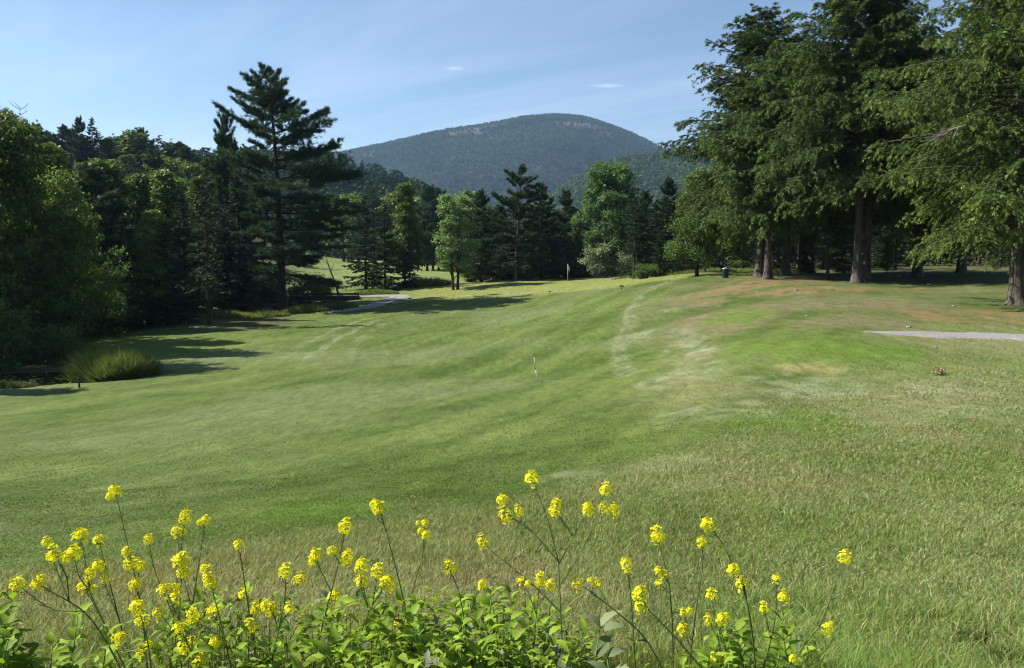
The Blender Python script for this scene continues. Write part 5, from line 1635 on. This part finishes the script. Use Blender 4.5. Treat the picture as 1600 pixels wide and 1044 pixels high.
MUST = [
    # depth, label, main stem (root first), [(fork pixel, via pixels..., head pixel)], head scale
    (2.25, 'leftmost mustard sprawling low to the left with four separate heads', [(205, 1075), (160, 990), (132, 955), (108, 940)], [[(108, 940), (58, 912)], [(132, 955), (80, 955), (26, 912)], [(108, 940), (92, 900), (73, 846)], [(108, 940), (105, 900), (84, 864)]]),
    (2.40, 'mustard with a big double head above the leafy corner weeds', [(212, 1080), (168, 985), (140, 925)], [[(140, 925), (134, 880), (125, 836)], [(140, 925), (122, 900), (115, 864)], [(168, 985), (131, 915)], [(140, 925), (141, 894)]]),
    (2.55, 'slight mustard with two small heads right of the big double head', [(220, 1090), (185, 965), (170, 905)], [[(170, 905), (154, 843)], [(185, 965), (153, 884)]]),
    (2.45, 'mustard with the lone highest head at the left, far above its cluster', [(234, 1085), (222, 950), (206, 880)], [[(206, 880), (197, 840), (180, 766)], [(206, 880), (198, 862)], [(222, 950), (215, 883)], [(222, 950), (210, 913)], [(206, 890), (202, 880)]]),
    (2.65, 'mustard with three airy heads at the top right of the left cluster', [(268, 1090), (270, 960), (280, 880)], [[(280, 880), (285, 840), (290, 805)], [(280, 880), (277, 829)], [(270, 960), (240, 890), (232, 842)]]),
    (2.35, 'dense mustard with two stacked heads in the middle of the left cluster', [(285, 1075), (280, 970), (283, 910)], [[(283, 910), (284, 876)], [(283, 910), (287, 893)], [(280, 970), (258, 920)], [(280, 970), (275, 932)], [(281, 1000), (249, 956)]]),
    (2.75, 'faint slender mustard leaning right behind the left cluster, one small head', [(296, 1090), (300, 950), (314, 860)], [[(314, 860), (321, 813)], [(300, 950), (283, 890)]]),
    (2.15, 'low mustard in front of the left cluster with long drooping heads', [(240, 1080), (232, 1010)], [[(232, 1010), (200, 1020), (185, 996)], [(232, 1010), (225, 980), (215, 947)], [(232, 1010), (222, 968)], [(236, 1040), (224, 1017)]]),
    (2.25, 'low mustard at the bottom with five heads between leaves', [(305, 1085), (300, 1020)], [[(300, 1020), (300, 963)], [(300, 1020), (281, 981)], [(302, 1040), (287, 1008)], [(302, 1040), (325, 1020), (337, 1002)], [(303, 1050), (314, 1032)]]),
    (2.35, 'mustard with two stacked heads right of the left cluster', [(370, 1085), (352, 1000), (335, 935)], [[(335, 935), (322, 888)], [(335, 935), (329, 911)], [(352, 1000), (331, 953)], [(352, 1000), (305, 967)]]),
    (2.40, 'upright mustard with one tall oval head and a wide cluster below it', [(405, 1085), (397, 1000), (385, 930), (379, 890)], [[(379, 890), (373, 850)], [(385, 935), (381, 928)], [(397, 1000), (400, 950)], [(400, 1030), (390, 978)]]),
    (2.35, 'mustard forking into two flat heads with two round ones below', [(415, 1080), (435, 985), (445, 940)], [[(445, 940), (447, 891)], [(445, 940), (455, 920), (469, 905)], [(435, 985), (424, 950)], [(435, 985), (452, 949)]]),
    (2.50, 'mustard with a large round head on a long stem and small heads around it', [(480, 1085), (505, 970), (518, 925), (531, 870)], [[(531, 870), (541, 821)], [(518, 925), (500, 890), (493, 866)], [(531, 880), (520, 861)], [(531, 880), (542, 870)], [(505, 970), (511, 948)], [(505, 965), (522, 931)]]),
    (2.40, 'mustard carrying a tight square of four heads near the middle left', [(530, 1080), (565, 985), (582, 945)], [[(575, 950), (565, 907)], [(575, 950), (563, 920), (565, 882)], [(582, 945), (591, 891)], [(582, 945), (606, 910)]]),
    (2.55, 'thin tall mustard with a single long narrow head, leaning left', [(655, 1080), (634, 950), (618, 885), (603, 830)], [[(603, 830), (592, 793)]]),
    (2.65, 'thin mustard with two small loose heads right of the single long one', [(630, 1085), (642, 930), (660, 870)], [[(660, 870), (664, 816)], [(660, 870), (667, 836)], [(636, 1000), (622, 972)]]),
    (2.45, 'short mustard with one big and one small round head in the centre', [(745, 1080), (728, 980), (716, 920)], [[(716, 920), (701, 886)], [(728, 980), (742, 935), (755, 912)]]),
    (2.40, 'tallest mustard, forked like a candelabrum, with eight heads', [(882, 1085), (876, 960), (873, 880)], [[(873, 880), (856, 810), (831, 746)], [(873, 878), (832, 830), (806, 806), (785, 780)], [(832, 832), (800, 808), (789, 802)], [(895, 838), (878, 812), (866, 798)], [(873, 882), (895, 838), (912, 812), (920, 796)], [(877, 912), (910, 860), (935, 810), (947, 764)], [(930, 820), (945, 812), (958, 796)], [(877, 958), (830, 910), (775, 868), (754, 845)]]),
    (2.30, 'low mustard with three small heads left of the candelabrum stem', [(828, 1080), (838, 960)], [[(838, 960), (825, 925), (814, 906)], [(838, 960), (844, 905)], [(838, 950), (850, 930), (861, 914)]]),
    (2.35, 'mustard leaning far left with two heads right of the candelabrum stem', [(1055, 1085), (1010, 995), (950, 945)], [[(950, 945), (902, 910)], [(950, 945), (928, 930), (932, 911)]]),
    (2.60, 'small upright mustard with two heads in front of the dry grass', [(995, 1080), (988, 960), (984, 920)], [[(984, 920), (979, 879)], [(984, 920), (981, 891)]]),
    (2.35, 'mustard with two stacked heads whose stem slants to the right', [(1130, 1085), (1060, 1000), (1015, 955)], [[(1015, 955), (1000, 944)], [(1015, 955), (1005, 940), (1002, 923)]]),
    (2.55, 'straight thin mustard with one head high and two side heads', [(1052, 1085), (1051, 970), (1045, 905), (1034, 865)], [[(1034, 865), (1026, 835)], [(1046, 915), (1037, 898)], [(1048, 930), (1029, 911)]]),
    (2.45, 'mustard with a bent dark stem and three heads at the right', [(1183, 1085), (1177, 990), (1165, 925), (1148, 890), (1130, 850)], [[(1130, 850), (1106, 818)], [(1152, 900), (1146, 889)], [(1167, 935), (1160, 910)]]),
    (2.65, 'faint mustard with one head next to the bent dark stemmed one', [(1072, 1085), (1085, 970), (1097, 890)], [[(1097, 890), (1097, 846)], [(1080, 1000), (1068, 957)], [(1078, 1010), (1068, 982)]]),
    (2.40, 'low mustard with four small heads between grass at the lower right', [(1130, 1085), (1122, 1000)], [[(1122, 1000), (1107, 968)], [(1122, 1000), (1128, 966)], [(1122, 1000), (1112, 929)], [(1127, 1050), (1118, 1026)]]),
    (2.50, 'mustard with three heads spread in the grass right of the bent stem', [(1180, 1090), (1205, 1000), (1212, 960)], [[(1212, 960), (1214, 903)], [(1212, 960), (1225, 932)], [(1205, 1000), (1193, 949)]]),
    (2.40, 'rightmost mustard, arching right with one high head', [(1215, 1085), (1250, 1015), (1280, 980)], [[(1280, 980), (1300, 930), (1321, 869)], [(1280, 982), (1294, 981)], [(1280, 980), (1262, 955), (1246, 938)], [(1225, 1060), (1240, 1029)]]),
]


def smooth_path(pts, n=9):
    pts = np.array(pts); k = np.arange(len(pts)); s = np.linspace(0, len(pts) - 1, n)
    c = np.stack([np.interp(s, k, pts[:, j]) for j in range(3)], 1)
    if n > 4:
        c[1:-1] = 0.25 * c[:-2] + 0.5 * c[1:-1] + 0.25 * c[2:]
    return c


BARE = {(283, 890), (1246, 938)}
for idx, (d, label, main, brs) in enumerate(MUST):
    rng = np.random.default_rng(500 + idx)
    dep = {}

    def P3(p, dd):
        return at_depth(p[0], p[1], dd)
    r0 = at_depth(main[0][0], main[0][1], d)
    base = np.array([r0[0], d, H1(r0[0], d)])
    root = empty('mustard_plant', tuple(base)); tag(root, label, 'flower', 'mustard plants along the bottom')
    st = MB()
    pts = [base - np.array([0, 0, 0.03])] + [P3(p, d) for p in main[0:]]
    if pts[1][2] < base[2] + 0.01:
        pts.pop(1)
    pts = smooth_path(pts, 12) - base
    st.tube(pts, np.linspace(0.0032, 0.0018, len(pts)), 6, col=np.array((0.085, 0.125, 0.035)) * (0.8 + 0.5 * rng.random()))
    pods = []
    for br in brs:
        off = rng.normal() * 0.07
        m = len(br)
        bp = [P3(p, d + off * (k / (m - 1)) ** 1.3) for k, p in enumerate(br)]
        hp = bp[-1]
        bp = smooth_path(bp, 8) - base
        scol = np.array((0.100, 0.140, 0.040)) * (0.75 + 0.7 * rng.random())
        st.tube(bp, np.linspace(0.0020, 0.0011, len(bp)), 5, col=scol)
        if br[-1] in BARE:
            continue
        for k in range(int(9 + 9 * rng.random())):      # young pods and small bracts below the head
            f = 0.30 + 0.66 * rng.random()
            s0 = bp[int(f * (len(bp) - 1))]
            dv = unit(unit(bp[-1] - bp[0]) + rng.normal(size=3) * 0.6)
            st.tube([s0, s0 + dv * 0.010, s0 + dv * (0.016 + 0.012 * rng.random())], [0.0008, 0.0011, 0.0004], 4, col=scol * 1.1, cap=False)
        ho = bpy.data.objects.new('flower_head', HEADS[int(rng.random() * 6)])
        COL.objects.link(ho); ho.parent = root
        dirv = Vector(unit(bp[-1] - bp[-3]) * 0.6 + np.array([0, 0, 0.7]))
        ho.rotation_mode = 'QUATERNION'
        ho.rotation_quaternion = dirv.to_track_quat('Z', 'Y')
        ho.location = tuple(bp[-1])
        s = 0.82 + 0.34 * rng.random()
        if br[-1] in ((143, 894), (844, 905), (814, 906), (1029, 911), (1037, 898), (1068, 957), (981, 891), (1193, 949), (1240, 1029), (666, 836), (664, 816)): s *= 0.75
        if br[-1] in ((541, 821), (947, 764), (115, 864), (125, 836), (284, 876), (831, 746), (606, 910), (701, 886), (381, 928), (215, 883)): s *= 1.25
        ho.scale = (s, s, s)
        if rng.random() < 0.42:                 # a smaller second head on a short side stalk
            f = len(bp) - 2 - int(rng.random() * 2)
            sv = unit(np.array([rng.normal(), rng.normal() * 0.5, 0.75])) * (0.020 + 0.018 * rng.random())
            st.tube([bp[f], bp[f] + sv * 0.6, bp[f] + sv], [0.0011, 0.0010, 0.0008], 4, col=scol, cap=False)
            h2 = ho.copy(); COL.objects.link(h2); h2.data = HEADS[int(rng.random() * 6)]
            h2.location = tuple(bp[f] + sv); s2 = s * (0.5 + 0.35 * rng.random()); h2.scale = (s2, s2, s2)
    st.build('stem', M['stem'], root, True)
    lf = MB(); n = 12
    t = rng.random(n) * 0.75
    kk = (t * (len(pts) - 1)).astype(int)
    P = pts[kk]; an = rng.random(n) * 6.28
    D = np.stack([np.cos(an), np.sin(an), 0.3 + 0.4 * rng.random(n)], 1); N = np.stack([-np.cos(an) * .3, -np.sin(an) * .3, np.ones(n)], 1)
    add_leaves(lf, P, D, N, (0.035 + 0.05 * rng.random(n)) * (1.15 - t), (W1 + (W2 - W1) * rng.random((n, 1))) * 0.95, 0.8)
    lf.build('foliage', M['weed_leaf'], root, True)

# ------------------------------------------------------------------ air
def haze():
    m, nt, out = new_mat('haze_air')
    v = nt.nodes.new('ShaderNodeVolumePrincipled')
    v.inputs['Color'].default_value = (0.42, 0.66, 1.0, 1)
    v.inputs['Density'].default_value = 0.00008
    v.inputs['Anisotropy'].default_value = 0.2
    nt.links.new(v.outputs[0], out.inputs['Volume'])
    mb = MB(); mb.box((0, 0, 275), (4700 * 2, 4700 * 2, 590))
    o = mb.build('haze', m)
    tag(o, kind='stuff')


haze()
